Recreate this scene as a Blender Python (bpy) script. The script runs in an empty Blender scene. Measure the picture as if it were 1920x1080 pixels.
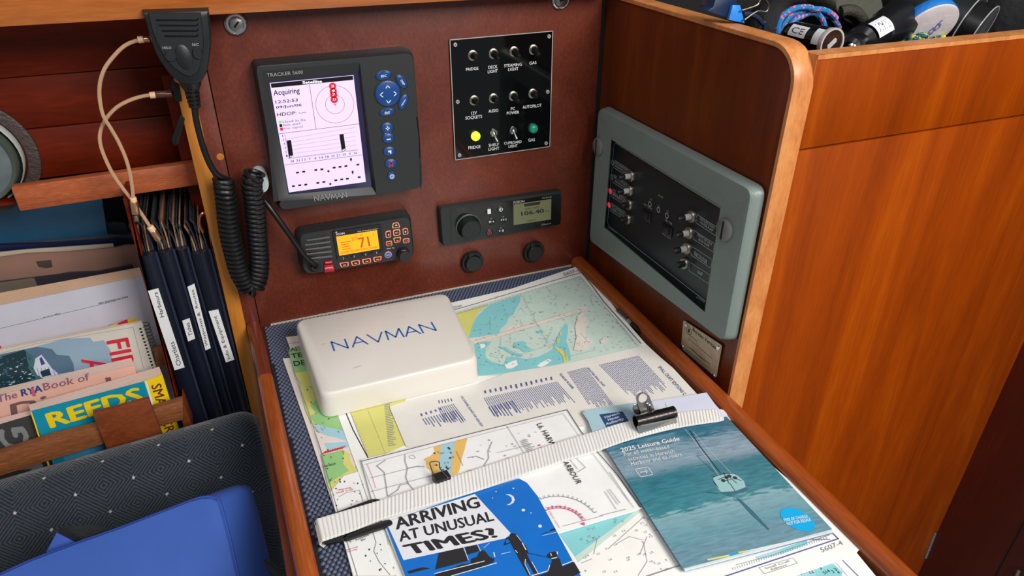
import bpy, bmesh, math, random
import numpy as np
from mathutils import Vector, Matrix
from mathutils.geometry import tessellate_polygon
random.seed(7)
sc = bpy.context.scene
COL = sc.collection
# ------------------------------------------------------------------ camera
F = 1330.19
Rm = np.array([[0.92502426, -0.37985559, 0.00631303],
               [-0.18795019, -0.47201111, -0.8613247],
               [0.33015882, 0.79555971, -0.50801565]])   # world -> image right / down / forward
CAM = np.array([-0.49573109, -0.88004904, 0.54368098])
cd = bpy.data.cameras.new('camera'); cam = bpy.data.objects.new('camera', cd); COL.objects.link(cam)
cd.sensor_width = 36; cd.lens = F / 1920 * 36; cd.clip_start = .01
m = Matrix.Identity(4)
for i in range(3):
    m[i][0] = Rm[0][i]; m[i][1] = -Rm[1][i]; m[i][2] = -Rm[2][i]; m[i][3] = CAM[i]
cam.matrix_world = m
sc.camera = cam
# ------------------------------------------------------------------ light and exposure
sc.view_settings.view_transform = 'Standard'; sc.view_settings.look = 'None'
sc.view_settings.gamma = 1; sc.view_settings.use_curve_mapping = False
sc.view_settings.exposure = 0.0
w = bpy.data.worlds.new('cabin_air'); sc.world = w; w.use_nodes = True
w.node_tree.nodes['Background'].inputs[0].default_value = (0.92, 0.95, 1.0, 1)
w.node_tree.nodes['Background'].inputs[1].default_value = 0.23
def area(name, loc, target, sx, sy, power, col):
    l = bpy.data.lights.new(name, 'AREA'); l.shape = 'RECTANGLE'; l.size = sx; l.size_y = sy
    l.energy = power; l.color = col
    o = bpy.data.objects.new(name, l); COL.objects.link(o); o.location = loc
    o.rotation_euler = (Vector(target) - Vector(loc)).to_track_quat('-Z', 'Y').to_euler()
    return o
area('companionway_daylight', (0.40, -2.0, 1.40), (-0.15, -0.3, 0.05), 1.0, 0.8, 58, (1.0, 0.965, 0.92))
area('hatch_daylight', (-0.75, -1.05, 1.55), (-0.35, -0.25, 0.0), 0.6, 0.6, 6, (0.95, 0.97, 1.0))

# ------------------------------------------------------------------ projection helpers (photo pixel -> point on a real plane)
def ray(x, y): return Rm.T @ np.array([(x - 960) / F, (y - 540) / F, 1.0])
class Pl:
    """a real plane in the cabin; P(pixel) is the point of it seen at that pixel"""
    def __init__(s, o, n, zm=(0, 0, 1)):
        s.o = np.array(o, float); n = np.array(n, float); s.n = n / np.linalg.norm(n); s.zm = zm
        if s.n @ (CAM - s.o) < 0: s.n = -s.n
    def z(s, x0, y0, k):                       # same plane, coordinates read from an enlarged crop
        q = Pl(s.o, s.n, (x0, y0, k)); return q
    def up(s, d): return Pl(s.o + s.n * d, s.n, s.zm)
    def full(s): return Pl(s.o, s.n)
    def P(s, x, y, off=0):
        x0, y0, k = s.zm; d = ray(x0 + x / k, y0 + y / k)
        t = (s.n @ (s.o - CAM)) / (s.n @ d)
        return CAM + t * d + s.n * off
    def PP(s, pts, off=0): return [s.P(a, b, off) for a, b in pts]
def PX(v): return Pl((v, 0, 0), (1, 0, 0))
def PY(v): return Pl((0, v, 0), (0, 1, 0))
def PZ(v): return Pl((0, 0, v), (0, 0, 1))
def plane3(a, b, c):
    a, b, c = map(np.array, (a, b, c)); return Pl(a, np.cross(b - a, c - a))

# ------------------------------------------------------------------ materials
MC = {}
def L(c): return tuple(((v / 255) / 12.92 if v <= 10 else ((v / 255 + .055) / 1.055) ** 2.4) for v in c) + (1,)
def mat(name, col, rough=.5, metal=0, bump=0, bscale=200, emit=0, coat=0, var=0, vscale=30, trans=0, spec=.5, alpha=1):
    if name in MC: return MC[name]
    m = bpy.data.materials.new(name); m.use_nodes = True; nt = m.node_tree; b = nt.nodes['Principled BSDF']
    col = L(col); b.inputs['Base Color'].default_value = col
    b.inputs['Roughness'].default_value = rough; b.inputs['Metallic'].default_value = metal
    b.inputs['Coat Weight'].default_value = coat; b.inputs['Specular IOR Level'].default_value = spec
    b.inputs['Transmission Weight'].default_value = trans; b.inputs['Alpha'].default_value = alpha
    if emit:
        b.inputs['Emission Color'].default_value = col; b.inputs['Emission Strength'].default_value = emit
    tc = nt.nodes.new('ShaderNodeTexCoord')
    if bump:
        n = nt.nodes.new('ShaderNodeTexNoise'); n.inputs['Scale'].default_value = bscale; n.inputs['Detail'].default_value = 4
        nt.links.new(tc.outputs['Object'], n.inputs['Vector'])
        bp = nt.nodes.new('ShaderNodeBump'); bp.inputs['Strength'].default_value = bump; bp.inputs['Distance'].default_value = .004
        nt.links.new(n.outputs['Fac'], bp.inputs['Height']); nt.links.new(bp.outputs['Normal'], b.inputs['Normal'])
    n = nt.nodes.new('ShaderNodeTexNoise'); n.inputs['Scale'].default_value = vscale; n.inputs['Detail'].default_value = 5
    nt.links.new(tc.outputs['Object'], n.inputs['Vector'])
    r = nt.nodes.new('ShaderNodeValToRGB'); v = var if var else .04
    r.color_ramp.elements[0].position = .3; r.color_ramp.elements[1].position = .7
    r.color_ramp.elements[0].color = tuple(c * (1 - v) for c in col[:3]) + (1,)
    r.color_ramp.elements[1].color = tuple(min(1, c * (1 + v)) for c in col[:3]) + (1,)
    nt.links.new(n.outputs['Fac'], r.inputs['Fac'])
    if not emit: nt.links.new(r.outputs['Color'], b.inputs['Base Color'])
    MC[name] = m; return m
def wood(name, cols, scale=(2, 2, .35), rough=.35, wave=14, dist=3.0, fine=160, rot=(0, 0, 0), coat=.3, fine_amt=.35, pos=(.25, .55, .8)):
    if name in MC: return MC[name]
    m = bpy.data.materials.new(name); m.use_nodes = True; nt = m.node_tree; b = nt.nodes['Principled BSDF']; N = nt.nodes.new; K = nt.links.new
    g = N('ShaderNodeNewGeometry'); mp = N('ShaderNodeMapping'); mp.inputs['Scale'].default_value = scale; mp.inputs['Rotation'].default_value = rot
    K(g.outputs['Position'], mp.inputs['Vector'])
    n = N('ShaderNodeTexNoise'); n.inputs['Scale'].default_value = wave; n.inputs['Detail'].default_value = 6; n.inputs['Distortion'].default_value = dist
    K(mp.outputs[0], n.inputs['Vector'])
    n2 = N('ShaderNodeTexNoise'); n2.inputs['Scale'].default_value = fine; n2.inputs['Detail'].default_value = 3; K(mp.outputs[0], n2.inputs['Vector'])
    mx = N('ShaderNodeMix'); mx.inputs[0].default_value = fine_amt; K(n.outputs['Fac'], mx.inputs[2]); K(n2.outputs['Fac'], mx.inputs[3])
    r = N('ShaderNodeValToRGB'); e = r.color_ramp.elements
    e[0].position = pos[0]; e[1].position = pos[-1]; e[0].color = L(cols[0]); e[1].color = L(cols[-1])
    if len(cols) == 3: q = e.new(pos[1]); q.color = L(cols[1])
    K(mx.outputs[0], r.inputs['Fac']); K(r.outputs[0], b.inputs['Base Color'])
    b.inputs['Roughness'].default_value = rough; b.inputs['Coat Weight'].default_value = coat; b.inputs['Coat Roughness'].default_value = .18
    bp = N('ShaderNodeBump'); bp.inputs['Strength'].default_value = .12; bp.inputs['Distance'].default_value = .001
    K(mx.outputs[0], bp.inputs['Height']); K(bp.outputs[0], b.inputs['Normal'])
    MC[name] = m; return m
M_red = wood('red_mahogany', [(74, 28, 16), (104, 44, 28), (132, 64, 44)], (1.2, 1.2, .8), .38, 9, 2.2, 240, fine_amt=.45)
M_cherry = wood('cherry_veneer', [(116, 42, 0), (144, 58, 0), (168, 78, 2)], (3.2, 3.2, .30), .5, 6, 1.2, 90, (0, math.radians(3), 0), fine_amt=.25, coat=.08)
M_div = wood('shaded_cherry_veneer', [(80, 30, 5), (108, 44, 10), (134, 62, 20)], (3, 3, .3), .3, 6, 1.2, 90, fine_amt=.25)  # same wood as the cabinet, its shaded side painted as darker veneer
M_edge = wood('pale_lipping', [(176, 100, 48), (208, 136, 76), (226, 158, 96)], (2, 2, .6), .45, 14, 2, 200, coat=.1)
M_post = wood('honey_post', [(158, 92, 24), (190, 118, 38), (206, 136, 52)], (2.5, 2.5, .3), .4, 8, 1.5, 120, coat=.15)
M_beam = wood('varnished_beam', [(146, 74, 22), (188, 106, 44), (214, 138, 70)], (.35, 3, 3), .25, 8, 1, 120)
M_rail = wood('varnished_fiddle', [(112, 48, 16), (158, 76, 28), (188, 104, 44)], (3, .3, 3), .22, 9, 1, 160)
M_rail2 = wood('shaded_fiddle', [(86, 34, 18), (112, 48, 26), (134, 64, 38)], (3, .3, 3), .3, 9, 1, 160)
M_plank = wood('hull_plank_mahogany', [(66, 14, 0), (100, 26, 2), (130, 42, 6)], (.4, 3, 2.5), .5, 7, 1.5, 90)
MC['cherry_veneer'].node_tree.nodes['Principled BSDF'].inputs['Specular IOR Level'].default_value = .12
for k_, s_ in (('hull_plank_mahogany', .15), ('shaded_cherry_veneer', .25)):
    b_ = MC[k_].node_tree.nodes['Principled BSDF']; b_.inputs['Specular IOR Level'].default_value = s_; b_.inputs['Coat Weight'].default_value = .06
M_teak = wood('open_grain_teak', [(84, 44, 22), (134, 78, 42), (172, 112, 68)], (.4, 3, 4), .55, 18, 1.5, 260, coat=0, fine_amt=.6)
M_teak2 = wood('orange_teak', [(112, 52, 24), (170, 86, 46), (200, 116, 70)], (.4, 3, 4), .5, 18, 1.5, 260, coat=0, fine_amt=.6)
M_latch = wood('flat_sawn_mahogany', [(92, 40, 16), (124, 60, 28), (144, 78, 40)], (1, 1, 2), .45, 12, 3, 150, coat=0)
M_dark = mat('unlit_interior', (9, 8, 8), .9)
M_black = mat('black_plastic', (24, 26, 28), .42, bump=.05, bscale=900)
M_black2 = mat('charcoal_plastic', (34, 36, 38), .5, bump=.05, bscale=900)
M_rubber = mat('black_rubber', (17, 17, 18), .35)
M_gloss = mat('gloss_black', (6, 7, 8), .06)
M_white = mat('white_print', (225, 225, 225), .6)
M_grey = mat('grey_print', (150, 150, 150), .6)
M_ink = mat('black_print', (38, 38, 42), .6)
M_chrome = mat('chrome', (215, 215, 215), .12, 1)
M_steel = mat('brushed_steel', (170, 168, 165), .3, 1, bump=.05, bscale=600)
M_screw = mat('bright_screw', (200, 198, 190), .35, .4)
M_nickel = mat('dull_nickel', (165, 160, 145), .35, 1)

# ------------------------------------------------------------------ mesh gatherer
class G:
    def __init__(s): s.v = []; s.f = []; s.mi = []; s.sm = []; s.uv = None
    def add(s, vs, fs, mi=0, sm=False):
        b = len(s.v); s.v += [tuple(map(float, v)) for v in vs]
        for f in fs: s.f.append([b + i for i in f]); s.mi.append(mi); s.sm.append(sm)
        return s
    def poly(s, pts, mi=0):
        pts = [Vector(p) for p in pts]
        if len(pts) <= 4: return s.add(pts, [list(range(len(pts)))], mi)
        tr = tessellate_polygon([pts]); return s.add(pts, [list(t) for t in tr], mi)
    def prism(s, pts, vec, mi=0):                    # pts: front outline, vec towards the back
        pts = [np.array(p, float) for p in pts]; vec = np.array(vec, float); n = len(pts)
        back = [p + vec for p in pts]
        fs = [list(range(n)), list(range(2 * n - 1, n - 1, -1))] + [[i, i + n, (i + 1) % n + n, (i + 1) % n] for i in range(n)]
        return s.add(pts + back, fs, mi)
    def loft(s, loops, mi=0, cap=True, sm=True, closed=True):
        n = len(loops[0]); vs = [p for l in loops for p in l]; fs = []
        for k in range(len(loops) - 1):
            for i in range(n if closed else n - 1):
                j = (i + 1) % n; fs.append([k * n + i, k * n + j, (k + 1) * n + j, (k + 1) * n + i])
        s.add(vs, fs, mi, sm)
        if cap: s.add(loops[0], [list(range(n))][::-1], mi); s.add(loops[-1], [list(range(n))], mi)
        return s
    def box(s, lo, hi, mi=0):
        (a, b, c), (d, e, f) = lo, hi
        return s.prism([(a, b, c), (d, b, c), (d, b, f), (a, b, f)], (0, e - b, 0), mi)
    def cyl(s, p0, p1, r0, r1=None, n=20, mi=0, cap=True):
        p0 = np.array(p0, float); p1 = np.array(p1, float); r1 = r0 if r1 is None else r1
        return s.rev(p0, p1 - p0, [(0, r0), (np.linalg.norm(p1 - p0), r1)], n, mi, cap)
    def rev(s, o, axis, prof, n=20, mi=0, cap=True, sx=1.0, u=None):  # profile (height, radius)
        a = np.array(axis, float); a /= np.linalg.norm(a)
        if u is None: t = np.array([0, 0, 1.]) if abs(a[2]) < .9 else np.array([1., 0, 0]); u = np.cross(a, t)
        u = np.array(u, float); u /= np.linalg.norm(u); v = np.cross(a, u)
        loops = [[np.array(o) + a * h + (u * math.cos(2 * math.pi * i / n) * sx + v * math.sin(2 * math.pi * i / n)) * r for i in range(n)] for h, r in prof]
        sm = True
        s.loft(loops, mi, cap, sm); return s
    def tube(s, path, r, n=8, mi=0, taper=None):
        P = [np.array(p, float) for p in path]; loops = []; T0 = None
        for i, p in enumerate(P):
            t = P[min(i + 1, len(P) - 1)] - P[max(i - 1, 0)]; t /= (np.linalg.norm(t) + 1e-12)
            if T0 is None: u = np.cross(t, (0.3, .2, 1.)); 
            else: u = u - t * (u @ t)
            u /= np.linalg.norm(u); T0 = t; v = np.cross(t, u); rr = r if taper is None else r * taper(i / (len(P) - 1))
            loops.append([p + (u * math.cos(2 * math.pi * k / n) + v * math.sin(2 * math.pi * k / n)) * rr for k in range(n)])
        return s.loft(loops, mi)
    def strokes(s, pl, pts, wd, off=.0002, mi=0, closed=False):       # flat line of real width wd through pixels pts
        P = pl.PP(pts, off)
        if closed: P = P + [P[0]]
        for a, b in zip(P[:-1], P[1:]):
            t = b - a; l = np.linalg.norm(t)
            if l < 1e-7: continue
            t /= l; q = np.cross(pl.n, t) * wd / 2; e = t * wd * .3
            s.add([a - e - q, b + e - q, b + e + q, a - e + q], [[0, 1, 2, 3]], mi)
        return s
    def disc(s, pl, c, r, off=.0002, mi=0, n=20, ratio=1, ang=0, r0=0):   # c in pixels, r in metres
        o = pl.P(*c, off); u, v = axes(pl); ca, sa = math.cos(ang), math.sin(ang); uu = u * ca + v * sa; vv = -u * sa + v * ca
        ring = [o + (uu * math.cos(2 * math.pi * i / n) * ratio + vv * math.sin(2 * math.pi * i / n)) * r for i in range(n)]
        if r0:
            ri = [o + (uu * math.cos(2 * math.pi * i / n) * ratio + vv * math.sin(2 * math.pi * i / n)) * r0 for i in range(n)]
            return s.add(ring + ri, [[i, (i + 1) % n, n + (i + 1) % n, n + i] for i in range(n)], mi)
        return s.add(ring, [list(range(n))], mi)
    def text(s, pl, t, bl, br, tl, off=.0003, mi=0, bold=0):
        vs, fs = glyphs(t, bold); o = pl.P(*bl, off); u = pl.P(*br, off) - o; v = pl.P(*tl, off) - o
        nl = len(vs) // 4 if bold else len(vs) + 1      # bold letters are laid down as four thin layers
        return s.add([o + u * x + v * y + pl.n * (.00002 * (i // nl)) for i, (x, y) in enumerate(vs)], fs, mi)
    def build(s, name, mats, parent=None, bevel=0, seg=2, ang=40, smooth=None):
        me = bpy.data.meshes.new(name)
        v = np.array(s.v); lo = v.min(0); hi = v.max(0); org = np.array([(lo[0] + hi[0]) / 2, (lo[1] + hi[1]) / 2, lo[2]])
        me.from_pydata([tuple(p) for p in (v - org)], [], s.f)
        for m_ in (mats if isinstance(mats, (list, tuple)) else [mats]): me.materials.append(m_)
        me.polygons.foreach_set('material_index', s.mi); me.polygons.foreach_set('use_smooth', s.sm)
        if bevel or smooth is None and any(s.sm) or smooth:
            b = bmesh.new(); b.from_mesh(me); bmesh.ops.remove_doubles(b, verts=b.verts, dist=1e-6)
            bmesh.ops.recalc_face_normals(b, faces=b.faces)
            if bevel:
                es = [e for e in b.edges if len(e.link_faces) == 2 and e.calc_face_angle(0) > math.radians(ang)]
                bmesh.ops.bevel(b, geom=es, offset=bevel, segments=seg, profile=.5, affect='EDGES', clamp_overlap=True)
                for f in b.faces: f.smooth = True
            b.to_mesh(me); b.free()
            me.set_sharp_from_angle(angle=math.radians(42))
        if s.uv is not None:
            ul = me.uv_layers.new(name='UVMap'); vv = [s.uv[l.vertex_index] for l in me.loops]
            ul.data.foreach_set('uv', [c for p in vv for c in p])
        me.update()
        o = bpy.data.objects.new(name, me); COL.objects.link(o); place(o, org, parent); return o
def place(o, org, parent):
    o['_o'] = [float(c) for c in org]
    if parent is not None:
        o.parent = parent; po = parent['_o']; o.location = [org[i] - po[i] for i in range(3)]
    else: o.location = [float(c) for c in org]
def axes(pl):
    n = pl.n
    if abs(n[2]) > .8: u = np.array([1., 0, 0])
    else: u = np.cross((0, 0, 1.), n)
    u = u - n * (u @ n); u /= np.linalg.norm(u); v = np.cross(n, u); return u, v
GC = {}
def glyphs(t, bold=0):
    k = (t, bold)
    if k in GC: return GC[k]
    cu = bpy.data.curves.new('lettering', 'FONT'); cu.body = t; cu.resolution_u = 2; cu.size = 1
    cu.align_x = 'CENTER'; cu.space_line = .95
    ob = bpy.data.objects.new('lettering', cu); me = ob.to_mesh()
    vs = [(v.co.x, v.co.y) for v in me.vertices]; fs = [list(p.vertices) for p in me.polygons]
    ob.to_mesh_clear(); bpy.data.objects.remove(ob); bpy.data.curves.remove(cu)
    if bold and vs:
        V0, F0 = vs, fs; vs, fs = [], []
        for dx, dy in ((-bold, 0), (bold, 0), (0, bold * .6), (0, -bold * .6)): b_ = len(vs); vs += [(x + dx, y + dy) for x, y in V0]; fs += [[b_ + i for i in f] for f in F0]
    if not vs: vs = [(0, 0), (1, 0), (1, 1)]; fs = [[0, 1, 2]]
    xs = [a for a, _ in vs]; ys = [b for _, b in vs]; x0, x1, y0, y1 = min(xs), max(xs), min(ys), max(ys)
    vs = [((a - x0) / (x1 - x0), (b - y0) / (y1 - y0)) for a, b in vs]
    GC[k] = (vs, fs); return GC[k]
def inset_round(P, r, n=5):                          # round the corners of a 3-D polygon
    P = [np.array(p, float) for p in P]; out = []
    rr = r if isinstance(r, (list, tuple)) else [r] * len(P)
    for i, p in enumerate(P):
        a = P[i - 1] - p; b = P[(i + 1) % len(P)] - p; la, lb = np.linalg.norm(a), np.linalg.norm(b); q = min(rr[i], la * .49, lb * .49)
        if q <= 0: out.append(p); continue
        A = p + a / la * q; B = p + b / lb * q
        for k in range(n + 1):
            t = k / n; out.append((1 - t) ** 2 * A + 2 * t * (1 - t) * p + t * t * B)
    return out
def scale_poly(P, k, c=None):
    c = np.mean(P, axis=0) if c is None else c; return [c + (np.array(p) - c) * k for p in P]
def curve(pts, n=8):                                 # Catmull-Rom through 3-D points
    P = [np.array(p, float) for p in pts]; P = [2 * P[0] - P[1]] + P + [2 * P[-1] - P[-2]]; out = []
    for i in range(1, len(P) - 2):
        a, b, c, d = P[i - 1:i + 3]
        for k in range(n):
            t = k / n; out.append(.5 * ((2 * b) + (c - a) * t + (2 * a - 5 * b + 4 * c - d) * t * t + (3 * b - a - 3 * c + d) * t ** 3))
    out.append(P[-2]); return out
def tag(o, label=None, cat=None, group=None, kind=None):
    if label: o['label'] = label
    if cat: o['category'] = cat
    if group: o['group'] = group
    if kind: o['kind'] = kind
    return o
def thing(name, loc, label, cat, group=None):
    o = bpy.data.objects.new(name, None); COL.objects.link(o); o.empty_display_size = .02; place(o, np.array(loc, float), None)
    return tag(o, label, cat, group)
def one(mb, name, mats, parent=None, label=None, cat=None, group=None, kind=None, **k):
    return tag(mb.build(name, mats, parent, **k), label, cat, group, kind)
def microtext(g, pl, quad, rows, fill=.8, mi=0, off=.0002, gap=.25, wl=(.03, .09), bar=.42):
    """rows of illegibly small words inside a pixel quad (tl, tr, br, bl)"""
    A, B, C_, D = pl.PP(quad, off)
    for r in range(rows):
        t0 = (r + .3) / rows; t1 = t0 + bar / rows; x = 0.0; end = random.uniform(fill, 1)
        while x < end:
            l = random.uniform(*wl); x2 = min(x + l, end)
            pt = lambda s_, t_: (A * (1 - s_) + B * s_) * (1 - t_) + (D * (1 - s_) + C_ * s_) * t_
            g.add([pt(x, t1), pt(x2, t1), pt(x2, t0), pt(x, t0)], [[0, 1, 2, 3]], mi); x = x2 + gap * wl[0]
def inside(p, poly):
    x, y = p; c = False; n = len(poly)
    for i in range(n):
        (x1, y1), (x2, y2) = poly[i], poly[i - 1]
        if (y1 > y) != (y2 > y) and x < (x2 - x1) * (y - y1) / (y2 - y1) + x1: c = not c
    return c
def scatter(g, pl, poly, n, size=.0022, mi=0, off=.0003, ang=0, words=('5', '12', '7', '3', '9', '18', '4', '2', '14')):
    xs = [p[0] for p in poly]; ys = [p[1] for p in poly]; u, v = axes(pl); c, s_ = math.cos(ang), math.sin(ang); uu = u * c + v * s_; vv = -u * s_ + v * c
    k = 0
    while k < n:
        p = (random.uniform(min(xs), max(xs)), random.uniform(min(ys), max(ys))); k += 1
        if not inside(p, poly): continue
        t = random.choice(words); vs, fs = glyphs(t); o = pl.P(*p, off); w_ = size * .62 * len(t)
        g.add([o + uu * x * w_ + vv * y * size for x, y in vs], fs, mi)

# ================================================================== STRUCTURE
w0 = PY(0)
seam_top = w0.P(372, 90); seam_bot = w0.P(490, 590)
def xz_board(name, px, y0, y1, mt, parent=None, bevel=.0006, label=None, kind=None):
    P = PY(y0).PP(px); g = G().prism(P, (0, y1 - y0, 0)); return one(g, name, mt, parent, label=label, kind=kind, bevel=bevel)
# back bulkhead with its seam to the narrow trim board
XS = float((seam_top[0] + seam_bot[0]) / 2)
g = G().box((XS + .0006, 0, -.12), (0.0, .018, .62)); one(g, 'wall_back', M_red, kind='structure', bevel=.0004)
g = G().box((-.5215, 0, -.45), (XS - .0006, .018, .50)); tb = one(g, 'trim_1', M_red, kind='structure', bevel=.0006)
g = G().rev(PY(0).P(413, 294, -.0004), (0, -1, 0), [(0, .0042), (.0008, .0042), (.001, .0034)]); one(g, 'wood_plug', M_post, tb)
g = G().box((-.5395, -.003, -.46), (-.5215, .22, .46)); one(g, 'trim_2', M_post, kind='structure', bevel=.0012)
# divider bulkhead on the right, lighter lipping along its edge
YF = -.3655; ZT = .405
path = [(0.02, ZT)] + [(YF + .036 - .036 * math.sin(a), ZT - .036 + .036 * math.cos(a)) for a in np.linspace(0, math.pi / 2, 8)] + [(YF, -.9)]
g = G(); out = [np.array((.002, y, z)) for y, z in path] + [np.array((.002, .02, -.9))]
g.prism(out, (.0175, 0, 0)); wr = one(g, 'wall_right', M_div, kind='structure')
lip = [(-.0, y, z) for y, z in path]
outer = [np.array((y, z)) for y, z in path]; inner = [(0.02, ZT - .004)] + [(YF + .036 - .032 * math.sin(a), ZT - .036 + .032 * math.cos(a)) for a in np.linspace(0, math.pi / 2, 8)] + [(YF + .004, -.9)]
g = G(); loops = []
for (y, z), (yi, zi) in zip(path, inner):
    oy, oz = (y - yi) * .3, (z - zi) * .3
    loops.append([(0.0, yi, zi), (0.0, y + oy - (y - yi) * .25, z + oz - (z - zi) * .25), (.002, y + oy, z + oz), (.0215, y + oy, z + oz), (.0240, yi + (y - yi), zi + (z - zi)), (.0240, yi, zi)])
g.loft(loops); one(g, 'edge_lipping', M_edge, wr)
# groove between the bulkheads
one(G().box((-.004, -.0015, .0), (.0015, .0, .6)), 'trim_3', M_dark, kind='structure')
# cabinet face right of the divider
cf = PY(YF); zt = float(cf.P(1527, 104)[2]); zs = float(cf.P(1493, 283)[2]); xr = float(cf.P(1820, 860)[0])
print('cabinet', zt, zs, xr)
g = G().box((.0216, YF, zs + .001), (xr + .006, YF + .018, zt - .0008)); fa = one(g, 'wall_front', M_cherry, kind='structure', bevel=.0005)
g = G().box((.0216, YF - .0006, zt - .0008), (xr, YF + .0185, zt)); g.box((.0216, YF - .0008, zt - .0042), (xr, YF - .0002, zt)); g.box((.0214, YF - .0002, zt - .02), (.0218, YF + .0183, zt)); one(g, 'edge_lipping', M_edge, fa)
one(G().box((.0216, YF, -.95), (xr + .006, YF + .018, zs - .001)), 'lower_panel', M_cherry, fa, bevel=.0006)
# passage panel that comes forward at the right, shade put into its wood colour
ps = PX(xr)
g = G().box((xr, -1.15, -1.0), (xr + .02, YF - .0002, .9)); pr = one(g, 'door_1', wood('shaded_passage_mahogany', [(64, 16, 8), (82, 24, 12), (100, 34, 18)], (3, 3, .3), .4, 7, 1, 90), kind='structure')
sy = float(ps.P(1898, 1021)[1])
one(G().box((xr - .0005, sy - .0012, -1.0), (xr + .001, sy + .0012, .6)), 'seam', M_dark, pr)
for (a, b) in (((1757, 996), (1738, 1044)), ((1914, 1066), (1900, 1100))):
    A = ps.P(*a, .003); B = ps.P(*b, .003); g = G().cyl(A, B, .0035, n=12)
    t = (B - A) / 3
    for k in (1, 2): g.cyl(A + t * k - t * .03, A + t * k + t * .03, .0037, n=12)
    one(g, 'hinge', M_steel, pr)
# deckhead beam / shelf fiddle across the top
bp = PY(-.045); z1 = float((bp.P(0, 55)[2] + bp.P(828, 0)[2]) / 2); g = G()
prof = [(-.045, z1 + .004), (-.043, z1), (-.02, z1 - .001), (0, z1 - .001), (0, z1 + .06), (-.03, z1 + .06), (-.04, z1 + .056), (-.047, z1 + .045), (-.05, z1 + .03), (-.049, z1 + .014)]
g.loft([[(x, y, z) for y, z in prof] for x in (-1.2, -.002)], sm=True); one(g, 'trim_4', M_beam, kind='structure')
# recess behind the books: dark cheeks and back, hull planks
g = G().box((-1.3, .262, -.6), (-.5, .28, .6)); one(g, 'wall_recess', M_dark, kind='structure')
HY = .10; hp = PY(HY)
wl = thing('wall_left', (-.9, HY, .0), None, None); del_ = None; wl['kind'] = 'structure'
lines = [((-40, 20), (345, -25)), ((0, 153), (330, 117)), ((70, 243), (333, 213)), ((80, 336), (345, 302)), ((0, 440), (345, 400))]
zz = [float((hp.P(*a)[2] + hp.P(*b)[2]) / 2) for a, b in lines]; print('planks z', zz)
for k in range(3):
    g = G().box((-1.15, HY + .001 * (k % 2), zz[k + 1] + .0004), (-.545, HY + .014, zz[k] - .0004))
    one(g, 'plank', M_plank, wl, bevel=.0012)
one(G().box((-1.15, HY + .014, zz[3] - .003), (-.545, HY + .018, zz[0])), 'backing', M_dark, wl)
one(G().box((-.556, .068, -.3), (-.5398, HY - .001, .33)), 'side_post', M_plank, wl, bevel=.001)
# shelf and its raised rail
sp = PY(.05); rp = [(19.4, 352), (356, 306), (367.5, 348), (37, 397)]
P = sp.PP(rp); P[2][0] = P[1][0] = -.541
g = G().prism([P[0], P[1], P[2], P[3]], (0, .014, 0)); one(g, 'shelf_rail', M_teak2, label='orange teak fiddle rail on the shelf below the porthole', cat='rail', bevel=.002)
zs2 = float(P[2][2]); one(G().box((-1.15, .066, zs2 + .0), (-.5405, HY, zs2 + .004)), 'shelf_top', M_plank, kind='structure')
# porthole
cw = hp.z(0, 0, 1); ctr = hp.P(-56, 296); u_ = (1, 0, 0)
rx = float(hp.P(78, 296)[0] - ctr[0]); pt = thing('window_1', ctr, None, None); pt['kind'] = 'structure'
def ring(name, prof, mt, n=40): g = G().rev(ctr, (0, -1, 0), prof + [prof[0]], n, cap=False); return one(g, name, mt, pt)
k_ = rx
ring('vinyl_trim', [(0, k_ * 1.0), (.004, k_), (.005, k_ * .97), (.005, k_ * .82), (.003, k_ * .80), (0, k_ * .80)], mat('brown_leathercloth', (62, 50, 46), .5, bump=.5, bscale=220))
ring('white_rim', [(0, k_ * .77), (.018, k_ * .79), (.02, k_ * .78), (.018, k_ * .765), (0, k_ * .765)], mat('white_gelcoat', (205, 210, 208), .3))
ring('port_shadow', [(0, k_ * .765), (.012, k_ * .76), (.012, k_ * .715), (0, k_ * .71)], M_dark)  # painted shadow between white rim and bezel, a dark ring
ring('green_bezel', [(.001, k_ * .715), (.026, k_ * .71), (.028, k_ * .69), (.026, k_ * .635), (.001, k_ * .63)], mat('olive_grey_frame', (74, 84, 74), .4))
g = G().rev(ctr, (0, -1, 0), [(.018, k_ * .64), (.0245, k_ * .64), (.025, k_ * .62)], 40); one(g, 'window_pane', mat('grey_acrylic', (96, 106, 108), .2, var=.15, vscale=60), pt)
# locker behind the cabinet face
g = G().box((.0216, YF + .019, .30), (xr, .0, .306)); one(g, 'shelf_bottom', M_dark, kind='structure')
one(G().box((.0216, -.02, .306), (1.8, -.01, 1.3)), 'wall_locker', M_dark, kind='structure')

# ================================================================== CHART TABLE
tb = thing('chart_table', (-.25, -.35, 0), 'varnished wooden chart table with raised fiddle rails under the charts', 'table')
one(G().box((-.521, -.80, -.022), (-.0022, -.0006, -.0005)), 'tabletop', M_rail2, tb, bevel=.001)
def fiddle(name, x0a, x0b, x1a, x1b, y0, y1, h, mt):
    loops = []
    for t in np.linspace(0, 1, 6):
        y = y0 + (y1 - y0) * t; a = x0a + (x0b - x0a) * t; b = x1a + (x1b - x1a) * t; r = (b - a) * .42
        sec = [(a, -.0004), (b, -.0004)] + [(b - r + r * math.cos(q), h - r * .8 + r * .8 * math.sin(q)) for q in np.linspace(0, math.pi / 2, 4)] + [(a + r - r * math.sin(q), h - r * .8 + r * .8 * math.cos(q)) for q in np.linspace(0, math.pi / 2, 4)]
        loops.append([(x, y, z) for x, z in sec])
    return one(G().loft(loops), name, mt, tb)
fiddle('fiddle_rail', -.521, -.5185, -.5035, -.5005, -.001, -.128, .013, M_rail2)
fiddle('fiddle_rail', -.5185, -.506, -.5000, -.4865, -.129, -.80, .014, M_rail)
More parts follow.
